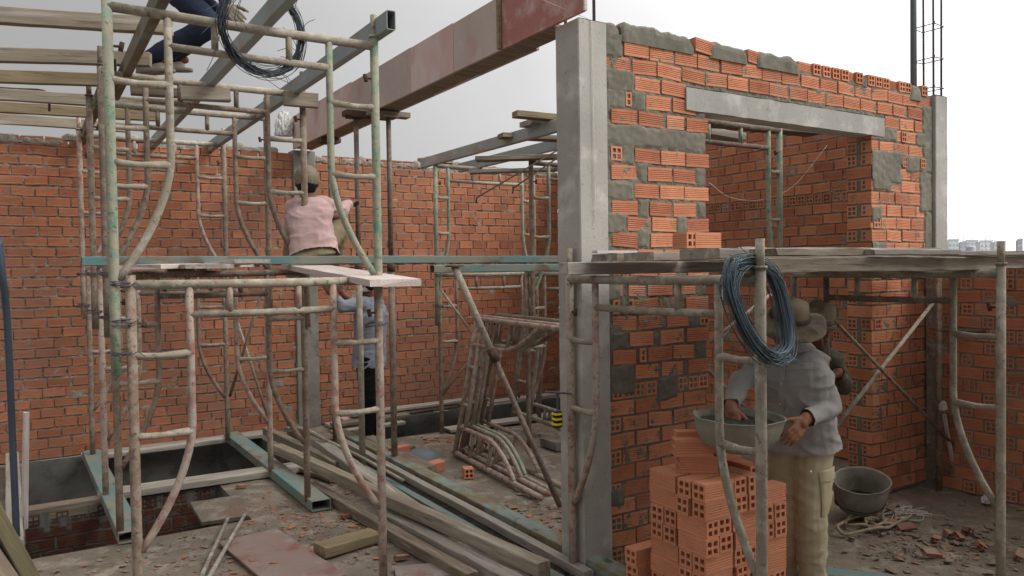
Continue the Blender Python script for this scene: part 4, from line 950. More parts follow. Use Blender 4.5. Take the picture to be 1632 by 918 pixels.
BM3 = shard_mesh()
def brick(label, loc, yaw=0.0, pitch=0.0, roll=0.0, group=None, me=None, mat=None):
    o = link('hollow_brick', me or BM); o.location = loc; o.rotation_euler = (roll, pitch, yaw)
    return tag(o, label, 'brick', group)
ORD = ['top', 'second', 'third', 'fourth', 'fifth', 'sixth', 'seventh', 'eighth', 'ninth', 'tenth', 'eleventh']
GS = 'bricks in the tall stack'
rg = random.Random(77); SX, SY = 2.515, 2.405; NL = 9
for k in range(NL):                                   # k = 0 is the top course
    z = .041 + (NL - 1 - k) * .0815; odd = (k // 2) % 2
    for (bx, by, nm) in ((0, 0, 'front corner'), (0, 1, 'left face'), (1, 0, 'right face'), (2, 0, 'right end'), (1, 1, 'rear')):
        if nm == 'rear' and k > 1: continue
        if nm == 'right end' and k == 0: continue
        alongx = ((bx + by) % 2 == 0) != bool(odd)
        for q in (0, 1):
            cx = SX + bx * .186 + .09; cy = SY + by * .186 + .09
            if alongx: cy += (q - .5) * .087
            else: cx += (q - .5) * .087
            hidden = k > 0 and ((nm == 'left face' and not alongx and q == 1) or (nm in ('right face', 'right end') and alongx and q == 1))
            if hidden: continue
            shows = {'front corner': 'corner block', 'left face': 'left face', 'right face': 'right face', 'right end': 'right end', 'rear': 'back block'}[nm]
            pos = ('nearer' if q == 0 else 'farther') if alongx else ('left' if q == 0 else 'right')
            lone = k > 0 and nm != 'front corner' and ((nm == 'left face' and not alongx) or (nm in ('right face', 'right end') and alongx))
            pos = 'ribbed side showing' if lone else pos + ' one of two'
            j = lambda s: rg.uniform(-s, s)
            brick('orange brick in the tall stack, %s course down, %s, %s' % (ORD[k].replace('top', 'first'), shows, pos), (cx + j(.006), cy + j(.006), z), (0 if alongx else math.pi / 2) + j(.05), j(.006), j(.006), GS)
zt = .041 + NL * .0815
p = od(1118, 745, 3.52)
brick('lower of two orange bricks set crosswise on top of the tall stack', (2.66, 2.60, zt), -.56, 0, 0, GS)
brick('upper of two orange bricks set crosswise on top of the tall stack', (2.635, 2.60, zt + .082), -.56, 0, .02, GS)
brick('small chipped orange brick lying on the upper crosswise brick of the stack', (2.655, 2.645, zt + .135), -.52, 0, .0, GS, BM2).scale = (1.3, .7, .3)
brick('orange brick behind the crosswise pair on the stack, end on', (2.83, 2.68, zt), .3, 0, 0, GS)
brick('rearmost orange brick on the stack beneath the cement pan', (2.98, 2.72, zt - .01), .1, 0, 0, GS)
brick('orange brick at the right rear of the stack, holes facing the camera', (2.98, 2.60, zt - .082), 1.5, 0, 0, GS)
for k in range(4): brick('orange brick in the low stub left of the tall stack, %s from the top' % ('first', 'second', 'third', 'fourth')[k], (2.56 + .004 * k, 2.86, .041 + (3 - k) * .0815), .04 * k, 0, 0, GS)
brick('single orange hollow brick lying on the deck boards beside the pier', (2.955, 2.83, 1.836), -.03, 0, 0)
q = od(1085, 398, 3.95)
brick('end of a short brick next to the single brick on the deck, holes facing out', (2.845, 2.845, 1.836), math.pi / 2, 0, 0, None, BM2)
# loose bricks by the basin
GP = 'loose bricks on the floor by the basin'
for lab, px, py, yaw, z, pit, rl in (('lower hollow brick of the small pile, two holes facing left', 636, 745, .2, .041, 0, 0), ('upper hollow brick of the small pile beside the red scaffold leg', 637, 741, .25, .124, 0, 0), ('hollow brick end in front of the small pile', 661, 751, 1.2, .041, 0, 0),
        ('long ribbed orange brick lying right of the small pile', 692, 751, .25, .041, 0, .15), ('tipped orange brick in front of the small pile', 672, 765, .9, .035, .2, .6), ('broken brick leaning on the tipped one', 682, 770, -.5, .03, .7, .3)):
    p = oz(px, py, 0); brick(lab, (p.x, p.y, z), yaw, pit, rl, GP, BM2 if 'broken' in lab or 'end' in lab else BM)
p = oz(749, 762, 0); brick('single hollow brick standing alone on the floor, four holes facing the camera', (p.x, p.y + .03, .041), 1.25, 0, 0, None, BM2)
GR = 'broken bricks on the right hand floor'
for i, (px, py, yaw, rl, lab) in enumerate(((1392, 830, .4, .3, 'broken brick beside the cement bucket'), (1418, 822, .9, .1, 'brick piece standing in the strings by the bucket'), (1422, 840, -.5, .2, 'brick shard right of the bucket'), (1446, 846, -.7, .5, 'long brick shard sloping down right of the bucket'),
        (1492, 866, .3, .1, 'broken brick in the middle of the rubble heap'), (1510, 858, .9, .5, 'small brick piece at the back of the rubble heap'), (1527, 862, .1, .4, 'brick piece near the right end of the rubble heap'), (1562, 876, .75, .2, 'largest brick piece at the right end of the rubble heap'),
        (1485, 888, -.4, .3, 'brick piece at the front of the rubble heap'), (1625, 890, .3, .1, 'red brick piece at the right edge of the photo'), (1540, 852, 1.2, .6, 'grey dusted brick piece behind the rubble heap'))):
    p = oz(px, py, 0); o = brick(lab, (p.x, p.y, .028), yaw, rg.uniform(-.3, .3), rl + rg.uniform(-.3, .6), GR, BM3); o.scale = (rg.uniform(.7, 1.3), rg.uniform(.45, .7), rg.uniform(.3, .5))
for lab, px, py in (('broken brick pieces lying beside the red board at far left floor', 15, 884),): pass
for i, (px, py, yaw, lab) in enumerate(((408, 900, -.3, 'broken orange brick at the bottom left on the floor'), (440, 902, .8, 'small brick piece against the red formwork board'), (385, 778, .1, 'thin brick shard at the right edge of the open pit'), (553, 826, .3, 'flat brick shard near the turquoise channel'), (525, 872, .2, 'small brick shard above the wood offcut'), (640, 892, .1, 'flat brick shard beside the near scaffold leg'))):
    p = oz(px, py, 0); o = brick(lab, (p.x, p.y, .016), yaw, .1, rg.uniform(-.3, .3), 'brick shards on the left floor', BM3); o.scale = (rg.uniform(.6, .9), .5, .28)
# rubble and dust clods, too many to count
rb = MB(); rg = random.Random(99)
def clod(x, y, s, t, z=0.0):
    n = 6; c = [V((rg.uniform(-1, 1), rg.uniform(-1, 1), rg.uniform(-.5, .6))).normalized() * s * rg.uniform(.6, 1.1) for _ in range(7)]
    c = [V((p.x, p.y, p.z * .45)) for p in c]
    bm = bmesh.new()
    for p in c: bm.verts.new(p)
    bmesh.ops.convex_hull(bm, input=bm.verts)
    for f in bm.faces: rb.face([V((x, y, z + s * .15)) + v.co for v in f.verts], t)
    bm.free()
def scatter(cx, cy, rx, ry, n, s0, s1, pb, z=0.0):
    for _ in range(n):
        x, y = cx + rg.gauss(0, rx), cy + rg.gauss(0, ry)
        if any(a - .02 < x < b + .02 and c - .02 < y < d + .02 for a, b, c, d, e in PITS): continue
        if y > 8.2 or x > 5.8 or (2.5 < x and 3.25 < y < 3.55 and not 3.5 < x < 5.15): continue
        clod(x, y, rg.uniform(s0, s1) * rg.choice((.5, .7, 1, 1)), 1.0 if rg.random() < pb else 0.0, z)
for px, py, rx, ry, n, a, b, c in ((520, 820, .25, .3, 260, .006, .034, .85), (480, 800, .2, .2, 120, .005, .025, .8), (560, 850, .3, .3, 120, .005, .025, .6), (480, 880, .4, .4, 220, .005, .022, .6), (300, 900, .4, .3, 160, .006, .03, .2), (250, 890, .3, .2, 60, .006, .03, .3), (845, 820, .18, .3, 110, .012, .05, .25), (870, 845, .12, .25, 90, .01, .045, .35), (712, 700, .15, .12, 60, .01, .04, .7),
        (690, 775, .3, .35, 120, .005, .02, .3), (800, 740, .5, .5, 130, .005, .02, .2), (1500, 872, .28, .16, 190, .01, .05, .16), (1450, 840, .3, .2, 100, .006, .03, .15), (1400, 870, .4, .3, 140, .005, .02, .1), (1560, 900, .3, .3, 90, .006, .03, .15), (1530, 810, .4, .25, 80, .006, .03, .2), (1000, 905, .3, .1, 40, .01, .04, .5), (420, 910, .3, .2, 60, .008, .03, .6), (860, 700, .3, .3, 60, .008, .04, .3)):
    p = oz(px, py, 0); scatter(p.x, p.y, rx, ry, n, a, b, c)
tag(rb.build('rubble', 'rubble', tint=True), 'brick chips and cement crumbs scattered over the dusty floor', 'rubble', kind='stuff')
# scrap string and plastic on the right floor
m = MB(); rg = random.Random(15); c = oz(1440, 822, .02)
P_ = []
for k in range(70):
    a = k * 1.1; P_.append(c + V((.26 * math.cos(a * .37) * rg.uniform(.3, 1), .13 * math.sin(a * .53) * rg.uniform(.3, 1), rg.uniform(-.01, .02))))
m.sweep(smooth_path([V((p.x, p.y, max(.012, p.z))) for p in P_], 5), .0022, 5)
tag(m.build('tangled_string', 'string'), 'tangle of pale string on the dirt behind the broken bricks', 'string')
def crumple(name, label, loc, s, mat, cat='plastic bag'):
    bm = bmesh.new(); bmesh.ops.create_icosphere(bm, subdivisions=4, radius=1)
    for v in bm.verts:
        n = v.co.copy(); k = 1 + .5 * abs(noise.noise(n * 2.2)) - .45 * abs(noise.noise(n * 4 + V((3, 3, 3)))); v.co = V((n.x * s[0] * k, n.y * s[1] * k, max(-.3 * s[2], n.z * s[2] * k)))
    me = bpy.data.meshes.new(name); bm.to_mesh(me); bm.free(); me.materials.append(MATS[mat]); o = link(name, me); o.location = loc; return tag(o, label, cat)
q = oz(1575, 800, .02); crumple('plastic_bag', 'small crumpled white plastic bag on the floor by the right scaffold', (q.x, q.y, .03), (.05, .04, .045), 'white_plastic')
crumple('plastic_sheet', 'crumpled translucent white sheet hanging at the far end of the red beam', oy(453, 208, 8.3), (.09, .05, .2), 'white_plastic', 'plastic sheet')
crumple('cloth_rag', 'pale rag tied round the dark steel post in the right corner', oy(1503, 650, 3.1), (.026, .026, .05), 'white_plastic', 'rag')
plank('thin pale stick hanging under the rag beside the dark post', oy(1505, 660, 3.1), oy(1520, 742, 3.1), .022, .02, 'wood_pale', name='stick', cat='stick')

# ================================================================== PEOPLE
from mathutils.bvhtree import BVHTree
def lerp(a, b, t): return a + (b - a) * t
def prim_capsule(bm, p0, p1, r0, r1, seg=14):
    p0, p1 = V(p0), V(p1); d = p1 - p0; L = d.length; d = d.normalized() if L > 1e-6 else V((0, 0, 1)); u = d.orthogonal().normalized(); w = d.cross(u)
    rings = [(-math.sin(a) * r0, math.cos(a) * r0) for a in (1.2, .75, .3)] + [(0, r0), (L * .5, (r0 + r1) / 2), (L, r1)] + [(L + math.sin(a) * r1, math.cos(a) * r1) for a in (.3, .75, 1.2)]
    vs = [[bm.verts.new(p0 + d * h + (u * math.cos(2 * math.pi * k / seg) + w * math.sin(2 * math.pi * k / seg)) * r) for k in range(seg)] for h, r in rings]
    for i in range(len(vs) - 1):
        for k in range(seg): bm.faces.new((vs[i][k], vs[i][(k + 1) % seg], vs[i + 1][(k + 1) % seg], vs[i + 1][k]))
    bm.faces.new(vs[0][::-1]); bm.faces.new(vs[-1])
def prim_ell(bm, c, rad, ax, seg=16):
    c = V(c); vs = []
    for i in range(1, 10):
        th = math.pi * i / 10
        vs.append([bm.verts.new(c + ax[0] * (rad[0] * math.sin(th) * math.cos(2 * math.pi * k / seg)) + ax[1] * (rad[1] * math.sin(th) * math.sin(2 * math.pi * k / seg)) - ax[2] * (rad[2] * math.cos(th))) for k in range(seg)])
    a = bm.verts.new(c - ax[2] * rad[2]); b = bm.verts.new(c + ax[2] * rad[2])
    for i in range(8):
        for k in range(seg): bm.faces.new((vs[i][k], vs[i][(k + 1) % seg], vs[i + 1][(k + 1) % seg], vs[i + 1][k]))
    for k in range(seg): bm.faces.new((a, vs[0][(k + 1) % seg], vs[0][k])); bm.faces.new((b, vs[-1][k], vs[-1][(k + 1) % seg]))
def prim_loft(bm, secs, seg=20):
    vs = []
    for c, s, f in secs:
        row = []
        for k in range(seg):
            a = 2 * math.pi * k / seg; ca, sa = math.cos(a), math.sin(a); e = .8
            row.append(bm.verts.new(V(c) + s * (math.copysign(abs(ca) ** e, ca)) + f * (math.copysign(abs(sa) ** e, sa))))
        vs.append(row)
    for i in range(len(vs) - 1):
        for k in range(seg): bm.faces.new((vs[i][k], vs[i][(k + 1) % seg], vs[i + 1][(k + 1) % seg], vs[i + 1][k]))
    bm.faces.new(vs[0][::-1]); bm.faces.new(vs[-1])
def blob(name, prims, mat, voxel, smooth, parent, origin, cuts_=(), wr=0.0, ws=9.0, seed=0.0, wdir=None):
    bm = bmesh.new()
    for p in prims:
        if p[0] == 'c': prim_capsule(bm, *p[1:])
        elif p[0] == 'e': prim_ell(bm, *p[1:])
        else: prim_loft(bm, p[1])
    bmesh.ops.recalc_face_normals(bm, faces=bm.faces)
    me = bpy.data.meshes.new('tmp'); bm.to_mesh(me); bm.free()
    o = bpy.data.objects.new('tmp', me); COL.objects.link(o)
    r = o.modifiers.new('r', 'REMESH'); r.mode = 'VOXEL'; r.voxel_size = voxel; r.use_smooth_shade = True
    s = o.modifiers.new('s', 'SMOOTH'); s.iterations = smooth; s.factor = .5
    dg = bpy.context.evaluated_depsgraph_get(); dg.update()
    nm = bpy.data.meshes.new_from_object(o.evaluated_get(dg)); nm.name = name
    bpy.data.objects.remove(o)
    bm = bmesh.new(); bm.from_mesh(nm)
    if wr:
        bm.normal_update()
        for v in bm.verts:
            p = v.co; q = V((p.x * ws, p.y * ws, p.z * ws * 1.9)) + V((seed, seed, seed))
            w = noise.noise(q + V((noise.noise(q * .5), noise.noise(q * .5 + V((5, 5, 5))), 0)) * 1.3)
            rid = 1 - abs(w) * 2.2
            q2 = q * 2.3; v.co = p + v.normal * (wr * (rid * .9 - .25) + wr * .45 * noise.noise(q2))
    for (pt, nn, rad) in cuts_:
        dead = [v for v in bm.verts if (v.co - V(pt)).dot(V(nn)) > 0 and (v.co - V(pt)).length < rad]
        bmesh.ops.delete(bm, geom=dead, context='VERTS')
    for v in bm.verts: v.co -= V(origin)
    for f in bm.faces: f.smooth = True
    bm.to_mesh(nm); bm.free(); nm.materials.clear(); nm.materials.append(MATS[mat])
    return link(name, nm, parent)
def hand_prims(w, d, pn, th, curl=.5, s=1.0, spread=.12):
    """w wrist, d towards the fingers, pn back of hand, th side of the thumb"""
    d, pn = V(d).normalized(), V(pn); pn = (pn - d * pn.dot(d)).normalized(); sd = d.cross(pn).normalized()
    if sd.dot(V(th)) < 0: sd = -sd
    P = [('c', w - d * .02 * s, w + d * .03 * s, .024 * s, .028 * s)]
    for q in (-.026, -.009, .009, .026): P.append(('c', w + d * .02 * s + sd * q * .8 * s, w + d * .088 * s + sd * q * s, .0145 * s, .0115 * s))
    for i, (q, L) in enumerate(((.029, .070), (.010, .080), (-.010, .075), (-.029, .058))):
        b = w + d * .09 * s + sd * q * s; a = 0; dr = (d + sd * (q / .03) * spread * .5).normalized()
        for j, f in enumerate((.45, .30, .25)):
            a += curl * (.55, .8, .6)[j]; e = b + (dr * math.cos(a) - pn * math.sin(a)) * L * f * s
            P.append(('c', b, e, (.0095 - .001 * j) * s, (.0088 - .001 * j) * s)); b = e
    b = w + d * .03 * s + sd * .028 * s; a = .3
    for L, r in ((.042, .0125), (.032, .0105), (.026, .009)):
        e = b + (d * .72 + sd * (.75 - a * .6) - pn * a * .6).normalized() * L * s; P.append(('c', b, e, r * s, r * .93 * s)); b = e; a += curl * .45
    return P
def head_prims(c, f, u, s=1.0):
    f, u = V(f).normalized(), V(u); u = (u - f * u.dot(f)).normalized(); r = f.cross(u); ax = (r, f, u)
    P = [('e', c + u * .02 * s, (.074 * s, .094 * s, .095 * s), ax), ('e', c + f * .025 * s - u * .05 * s, (.058 * s, .065 * s, .07 * s), ax), ('e', c + f * .07 * s - u * .092 * s, (.024 * s, .022 * s, .02 * s), ax),
         ('c', c + f * .088 * s + u * .005 * s, c + f * .108 * s - u * .03 * s, .009 * s, .014 * s), ('c', c + f * .083 * s + r * .016 * s - u * .062 * s, c + f * .083 * s - r * .016 * s - u * .062 * s, .010 * s, .010 * s),
         ('c', c + f * .080 * s + r * .045 * s + u * .024 * s, c + f * .080 * s - r * .045 * s + u * .024 * s, .013 * s, .013 * s)]
    for g in (-1, 1): P += [('e', c + r * g * .076 * s - u * .01 * s - f * .005 * s, (.010 * s, .02 * s, .032 * s), ax), ('e', c + f * .066 * s + r * g * .036 * s - u * .028 * s, (.022 * s, .018 * s, .018 * s), ax)]
    return P, (r, f, u)
def patch(name, mat, parent, origin, bv, c, s, u, n, w, h, off=.004, res=10, shape=None):
    m = MB(); ix = {}
    for i in range(res + 1):
        for j in range(res + 1):
            a, b = (i / res - .5) * w, (j / res - .5) * h
            if shape: b = shape(a / w, b / h) * h
            p = c + s * a + u * b; hit = bv.ray_cast(p + n * .25, -n, .6)
            q = hit[0] if hit and hit[0] else p
            edge = .0 if 0 < i < res and 0 < j < res else -.006
            ix[i, j] = len(m.v); m.v.append(tuple(q + n * (off + edge) - V(origin)))
    for i in range(res):
        for j in range(res): m.f.append((ix[i, j], ix[i + 1, j], ix[i + 1, j + 1], ix[i, j + 1])); m.t.append(0)
    return m.build(name, mat, parent, smooth=True)
def bvh_of(o, origin):
    return BVHTree.FromPolygons([v.co + V(origin) for v in o.data.vertices], [tuple(p.vertices) for p in o.data.polygons])
CR = (CM @ V((1, 0, 0))); CR.z = 0; CR.normalize(); CFW = V((-CR.y, CR.x, 0))
def person(label, J, origin, shirt, trousers, skin='skin', shoes='shoe', front=None, voxel=.0075, hands=(), hat=None, seed=1.0, sleeve=1.0, build=1.0, group=None, slim=1.0, wr=.008):
    """J: joints in world space. shirt/trousers: material names"""
    t = thing('person', label, 'person', origin, group)
    f = V(front).normalized(); up = (J['neck'] - J['pelvis']).normalized(); side = f.cross(up).normalized()      # his right
    hp, ax = head_prims(J['head'], J['look'], J.get('headup', up))
    B = list(hp) + [('c', J['neck'] - up * .04, J['head'] - V(ax[2]) * .06, .058, .052)]
    chest = lerp(J['pelvis'], J['neck'], .68); sL, sR = J['shL'], J['shR']
    shv = (sR - sL) * .5; mid = (sR + sL) * .5
    B += [('l', [(J['pelvis'], side * .14, f * .095), (lerp(J['pelvis'], J['neck'], .35), side * .13, f * .09), (chest, side * .15, f * .10), (lerp(J['pelvis'], J['neck'], .9), side * .11, f * .07)]), ('c', sL, sR, .05, .05)]
    for k in 'LR':
        B += [('c', J['sh' + k], J['el' + k], .047, .038), ('c', J['el' + k], J['wr' + k], .040, .031)]
        B += [('c', J['hip' + k], J['kn' + k], .075, .052), ('c', J['kn' + k], J['an' + k], .052, .038), ('c', J['an' + k], J['an' + k] + J['toe' + k] * .14, .035, .028)]
    for h in hands: B += hand_prims(*h)
    blob('body', B, skin, voxel * .75, 3, t, origin)
    hemc = J['pelvis'] - up * J.get('hem', .12); g = build
    secs = [(J['pelvis'] - up * (J.get('hem', .12) + .04), side * .195 * g, f * .15 * g), (J['pelvis'] - up * .02, side * .185 * g, f * .145 * g), (lerp(J['pelvis'], J['neck'], .35), side * .165 * g, f * .135 * g),
            (chest, side * .185 * g, f * .145 * g), (lerp(J['pelvis'], J['neck'], .88), side * .14 * g, f * .105 * g), (J['neck'] - up * .005, side * .072, f * .07)]
    S1 = [('l', secs), ('c', sL, sR, .066 * slim, .066 * slim)]; cu = [(hemc, -up, .34)]
    for k in 'LR':
        d = (J['wr' + k] - J['el' + k]); e = J['el' + k] + d * .94 * sleeve
        S1 += [('c', lerp(J['sh' + k], mid, .25), J['el' + k], .075 * slim, .060 * slim), ('c', J['el' + k], e, .060 * slim, .041)]
        cu.append((J['el' + k] + d * .95 * sleeve, d.normalized(), .085))
    cu.append((J['neck'] + up * .012, up, .10))
    sh = blob('shirt', S1, shirt, voxel, 7, t, origin, cu, wr=wr, ws=7, seed=seed)
    T = [('l', [(J['pelvis'] + up * .06, side * .14 * g, f * .105 * g), (J['pelvis'], side * .155 * g, f * .118 * g), (J['pelvis'] - up * .09, side * .165 * g, f * .125 * g)])]; tc_ = []
    for k in 'LR':
        e = lerp(J['kn' + k], J['an' + k], .96)
        T += [('c', J['hip' + k], J['kn' + k], .098 * g, .080), ('c', J['kn' + k], e, .078, .068)]
        dd = (J['an' + k] - J['kn' + k]).normalized(); tc_.append((J['an' + k] + dd * .0, dd, .13))
    tr = blob('trousers', T, trousers, voxel, 6, t, origin, tc_, wr=wr * .9, ws=5.5, seed=seed + 4)
    for k in 'LR':
        d = J['toe' + k]; a = J['an' + k]; upv = J.get('footup' + k, V((0, 0, 1))); sdv = d.cross(upv)
        blob('shoe', [('c', a - upv * .045 - d * .05, a - upv * .05 + d * .10, .042, .042), ('c', a - upv * .02 - d * .03, a - upv * .035 + d * .06, .045, .04), ('l', [(a - upv * .085 + d * .05, d * .145, sdv * .047), (a - upv * .06 + d * .05, d * .145, sdv * .048)])], shoes, .007, 3, t, origin)
    return t, sh, tr, (side, f, up), ax
def hat_floppy(t, origin, c, ax, mat, brim=.17, seed=0, band=None, tilt=0.0):
    r, f, u = ax; m = MB(); n = 44; prof = [(0, .105), (.05, .103), (.080, .09), (.093, .05), (.098, .015), (.104, .0), (.125, -.004), (brim * .88, -.014), (brim, -.022), (brim - .004, -.028), (brim * .85, -.021), (.12, -.011), (.096, -.006)]
    for q, (rad, h) in enumerate(prof):
        for k in range(n):
            a = 2 * math.pi * k / n; w = max(0, rad - .1) / .07
            hh = h + w * (.022 * math.sin(2 * a + seed) + .012 * math.sin(3 * a + 1 + seed)); rr = rad * (1 + .03 * NO((math.cos(a) * 2, math.sin(a) * 2, seed)))
            p = c + (r * math.cos(a) * rr * .93 + f * math.sin(a) * rr * 1.05 + u * (hh + .03)); m.v.append(tuple(p - V(origin)))
    for q in range(len(prof) - 1):
        for k in range(n): m.f.append((q * n + k, q * n + (k + 1) % n, (q + 1) * n + (k + 1) % n, (q + 1) * n + k)); m.t.append(0)
    h = m.build('hat', mat, t, smooth=True)
    if band:
        m = MB(); m.sweep([c + (r * math.cos(a) * .096 * .93 + f * math.sin(a) * .096 * 1.06 + u * .048) - V(origin) for a in [2 * math.pi * k / 32 for k in range(32)]], .013, 6, closed=True); m.build('hat_band', band, h, smooth=True)
    return h
def cap(t, origin, c, ax, mat):
    r, f, u = ax
    blob('cap', [('e', c + u * .028, (.089, .106, .10), ax), ('c', c + f * .10 + u * .035 - r * .05, c + f * .10 + u * .035 + r * .05, .02, .02), ('l', [(c + f * .13 + u * .035, r * .075, f * .06), (c + f * .13 + u * .042, r * .07, f * .055)])], mat, .006, 4, t, origin,
         [(c - u * .012 - f * .02, -u + f * .0, .2)], wr=0.0)
def hair(t, origin, c, ax, k=1.0): blob('hair', [('e', c + ax[2] * (.026 if k == 1 else -.012) - ax[1] * (.012 if k == 1 else .016), (.080 * k, .096 * k, .096 * k), ax)], 'hair', .006, 2, t, origin, [(c + ax[1] * .035 - ax[2] * .0, (ax[1] - ax[2] * .6).normalized(), .2), (c - ax[2] * .07, -ax[2], .2)], wr=.003, ws=30)
def eyes(t, origin, c, ax):
    r, f, u = ax
    for g in (-1, 1):
        b = bmesh.new(); bmesh.ops.create_uvsphere(b, u_segments=14, v_segments=10, radius=.012); me = bpy.data.meshes.new('eye'); b.to_mesh(me); b.free(); me.materials.append(MATS['white_eye'])
        o = link('eye', me, t); o.location = c + f * .079 + r * g * .033 + u * .004 - V(origin)
        b = bmesh.new(); bmesh.ops.create_uvsphere(b, u_segments=12, v_segments=8, radius=.006); me = bpy.data.meshes.new('pupil'); b.to_mesh(me); b.free(); me.materials.append(MATS['hair'])
        q = link('pupil', me, o); q.location = f * .0085 - u * .003
Z = V((0, 0, 1))
hz = lambda x, y: (CR * x + CFW * y).normalized()          # x to the right of the photo, y away from the camera

# --- the worker in the hat, holding the pan
org = oz(1283, 936, 0)
J = dict(pelvis=od(1277, 690, 4.02), neck=od(1264, 551, 3.95), head=od(1256, 517, 3.86), look=hz(-.45, -.85) - Z * .28, headup=Z + hz(.45, -.6) * .28,
    shL=od(1304, 577, 3.92), elL=od(1326, 650, 3.90), wrL=od(1283, 668, 3.76), shR=od(1226, 572, 4.06), elR=od(1180, 608, 3.92), wrR=od(1165, 648, 3.76),
    hipL=od(1297, 712, 3.98), knL=od(1292, 818, 3.92), anL=od(1295, 935, 3.96), hipR=od(1255, 712, 4.08), knR=od(1249, 818, 4.02), anR=od(1252, 920, 4.08), toeL=hz(-.35, -.93), toeR=hz(-.5, -.85), hem=.07)
t, sh, tr, (sd, ft, up), ax = person('worker in grey shirt, khaki cargo trousers and floppy hat, holding the cement pan', J, org, 'shirt_grey', 'khaki', front=hz(-.42, -.9), voxel=.0058,
    hands=((J['wrL'], od(1263, 696, 3.70) - J['wrL'], hz(.35, -.9) + Z * .2, hz(-1, 0), .4, 1.05), (J['wrR'], od(1170, 678, 3.71) - J['wrR'], hz(-.3, -.9) + Z * .2, hz(1, 0), .35, 1.0)), seed=3, slim=.86, wr=.0105)
hat_floppy(t, org, J['head'] + V(ax[2]) * .0, ax, 'hat_pale', .195, 1.0, 'hat_dark'); hair(t, org, J['head'], ax); eyes(t, org, J['head'], ax)
bs = bvh_of(sh, org); bt = bvh_of(tr, org)
pc = od(1278, 598, 3.9); patch('pocket', 'shirt_grey', sh, org, bs, pc, sd, up, ft, .115, .12, .006); patch('pocket_flap', 'shirt_grey', sh, org, bs, pc + up * .052, sd, up, ft, .125, .035, .010)
pl_ = MB()
for k in range(24):
    q = od(lerp(1250, 1242, k / 23), lerp(566, 700, k / 23), 3.9); hit = bs.ray_cast(q + ft * .25, -ft, .7)
    if hit[0]: pl_.box((-.0, -.0, 0), (0, 0, 0)) if False else None
patch('placket', 'shirt_grey', sh, org, bs, od(1246, 633, 3.92), sd, (od(1242, 700, 3.92) - od(1250, 566, 3.92)).normalized(), ft, .032, .42, .005, 16)
for k, (px, py) in enumerate(((1249, 580), (1247, 610), (1243, 645), (1241, 676))):
    q = od(px, py, 3.9); hit = bs.ray_cast(q + ft * .25, -ft, .7)
    if hit[0]:
        m = MB(); c = hit[0] + ft * .008 - org; m.sweep([c, c + ft * .004], .0065, 10); m.build('button', 'white_plastic', sh, smooth=True)
for g in (1, -1):
    m = MB(); c = J['neck'] - org; n = 12
    for i in range(n):
        for (q0, q1) in ((i / n, (i + 1) / n),):
            P_ = []
            for q, lo in ((q0, 0), (q1, 0), (q1, 1), (q0, 1)):
                a = math.pi * q; rr = .074 + lo * .035 * (1 if q < .6 else 1.5)
                P_.append(c + sd * g * math.sin(a) * rr + ft * (-math.cos(a)) * rr + up * (.03 - lo * (.045 + .03 * max(0, q - .6))))
            m.face(P_)
    m.build('collar', 'shirt_grey', sh, smooth=True)
patch('cargo_pocket', 'khaki', tr, org, bt, od(1302, 783, 3.95), sd * -1, Z, (hz(.35, -.93)), .15, .19, .012); patch('pocket_flap', 'khaki', tr, org, bt, od(1302, 750, 3.95), sd * -1, Z, (hz(.35, -.93)), .165, .06, .018, 10, lambda a, b: b - (.25 * (.5 - abs(a)) if b < 0 else 0))
hit = bt.ray_cast(od(1289, 750, 3.5), ray(1289, 750).normalized(), 2)
if hit[0]:
    m = MB(); c = hit[0] - org - CFW * .022; m.sweep([c, c - CFW * .004], .008, 10); m.build('snap_button', 'white_plastic', tr, smooth=True)

# --- seated worker in pink
org = V((1.85, 5.2, 1.813))
J = dict(pelvis=od(499, 392, 5.48), neck=od(491, 316, 5.62), head=od(489, 290, 5.64), look=hz(-.25, 1) + Z * .25, headup=Z, shL=od(468, 330, 5.60), elL=od(464, 362, 5.85), wrL=od(480, 372, 6.05), shR=od(517, 327, 5.66), elR=od(543, 337, 5.86), wrR=od(555, 325, 6.12),
    hipL=od(488, 400, 5.62), knL=od(468, 372, 5.98), anL=od(470, 440, 6.1), hipR=od(511, 400, 5.62), knR=od(539, 360, 5.88), anR=od(525, 440, 6.1), toeL=hz(-.2, 1), toeR=hz(.2, 1), hem=.08)
t, sh, tr, fr, ax = person('worker in pink shirt and grey cap sitting on the turquoise beam, back to the camera', J, org, 'shirt_pink', 'khaki_dull', 'skin_dark', front=hz(-.05, 1), hands=((J['wrR'], od(567, 316, 6.26) - J['wrR'], hz(-.2, -.9), hz(-.2, .2) + Z, .9, 1.05), (J['wrL'], hz(0, 1), Z, hz(1, 0), .5, 1.0)), seed=8, build=.92, wr=.009)
cap(t, org, J['head'], ax, 'cap_grey'); hair(t, org, J['head'], ax, .93); eyes(t, org, J['head'], ax)

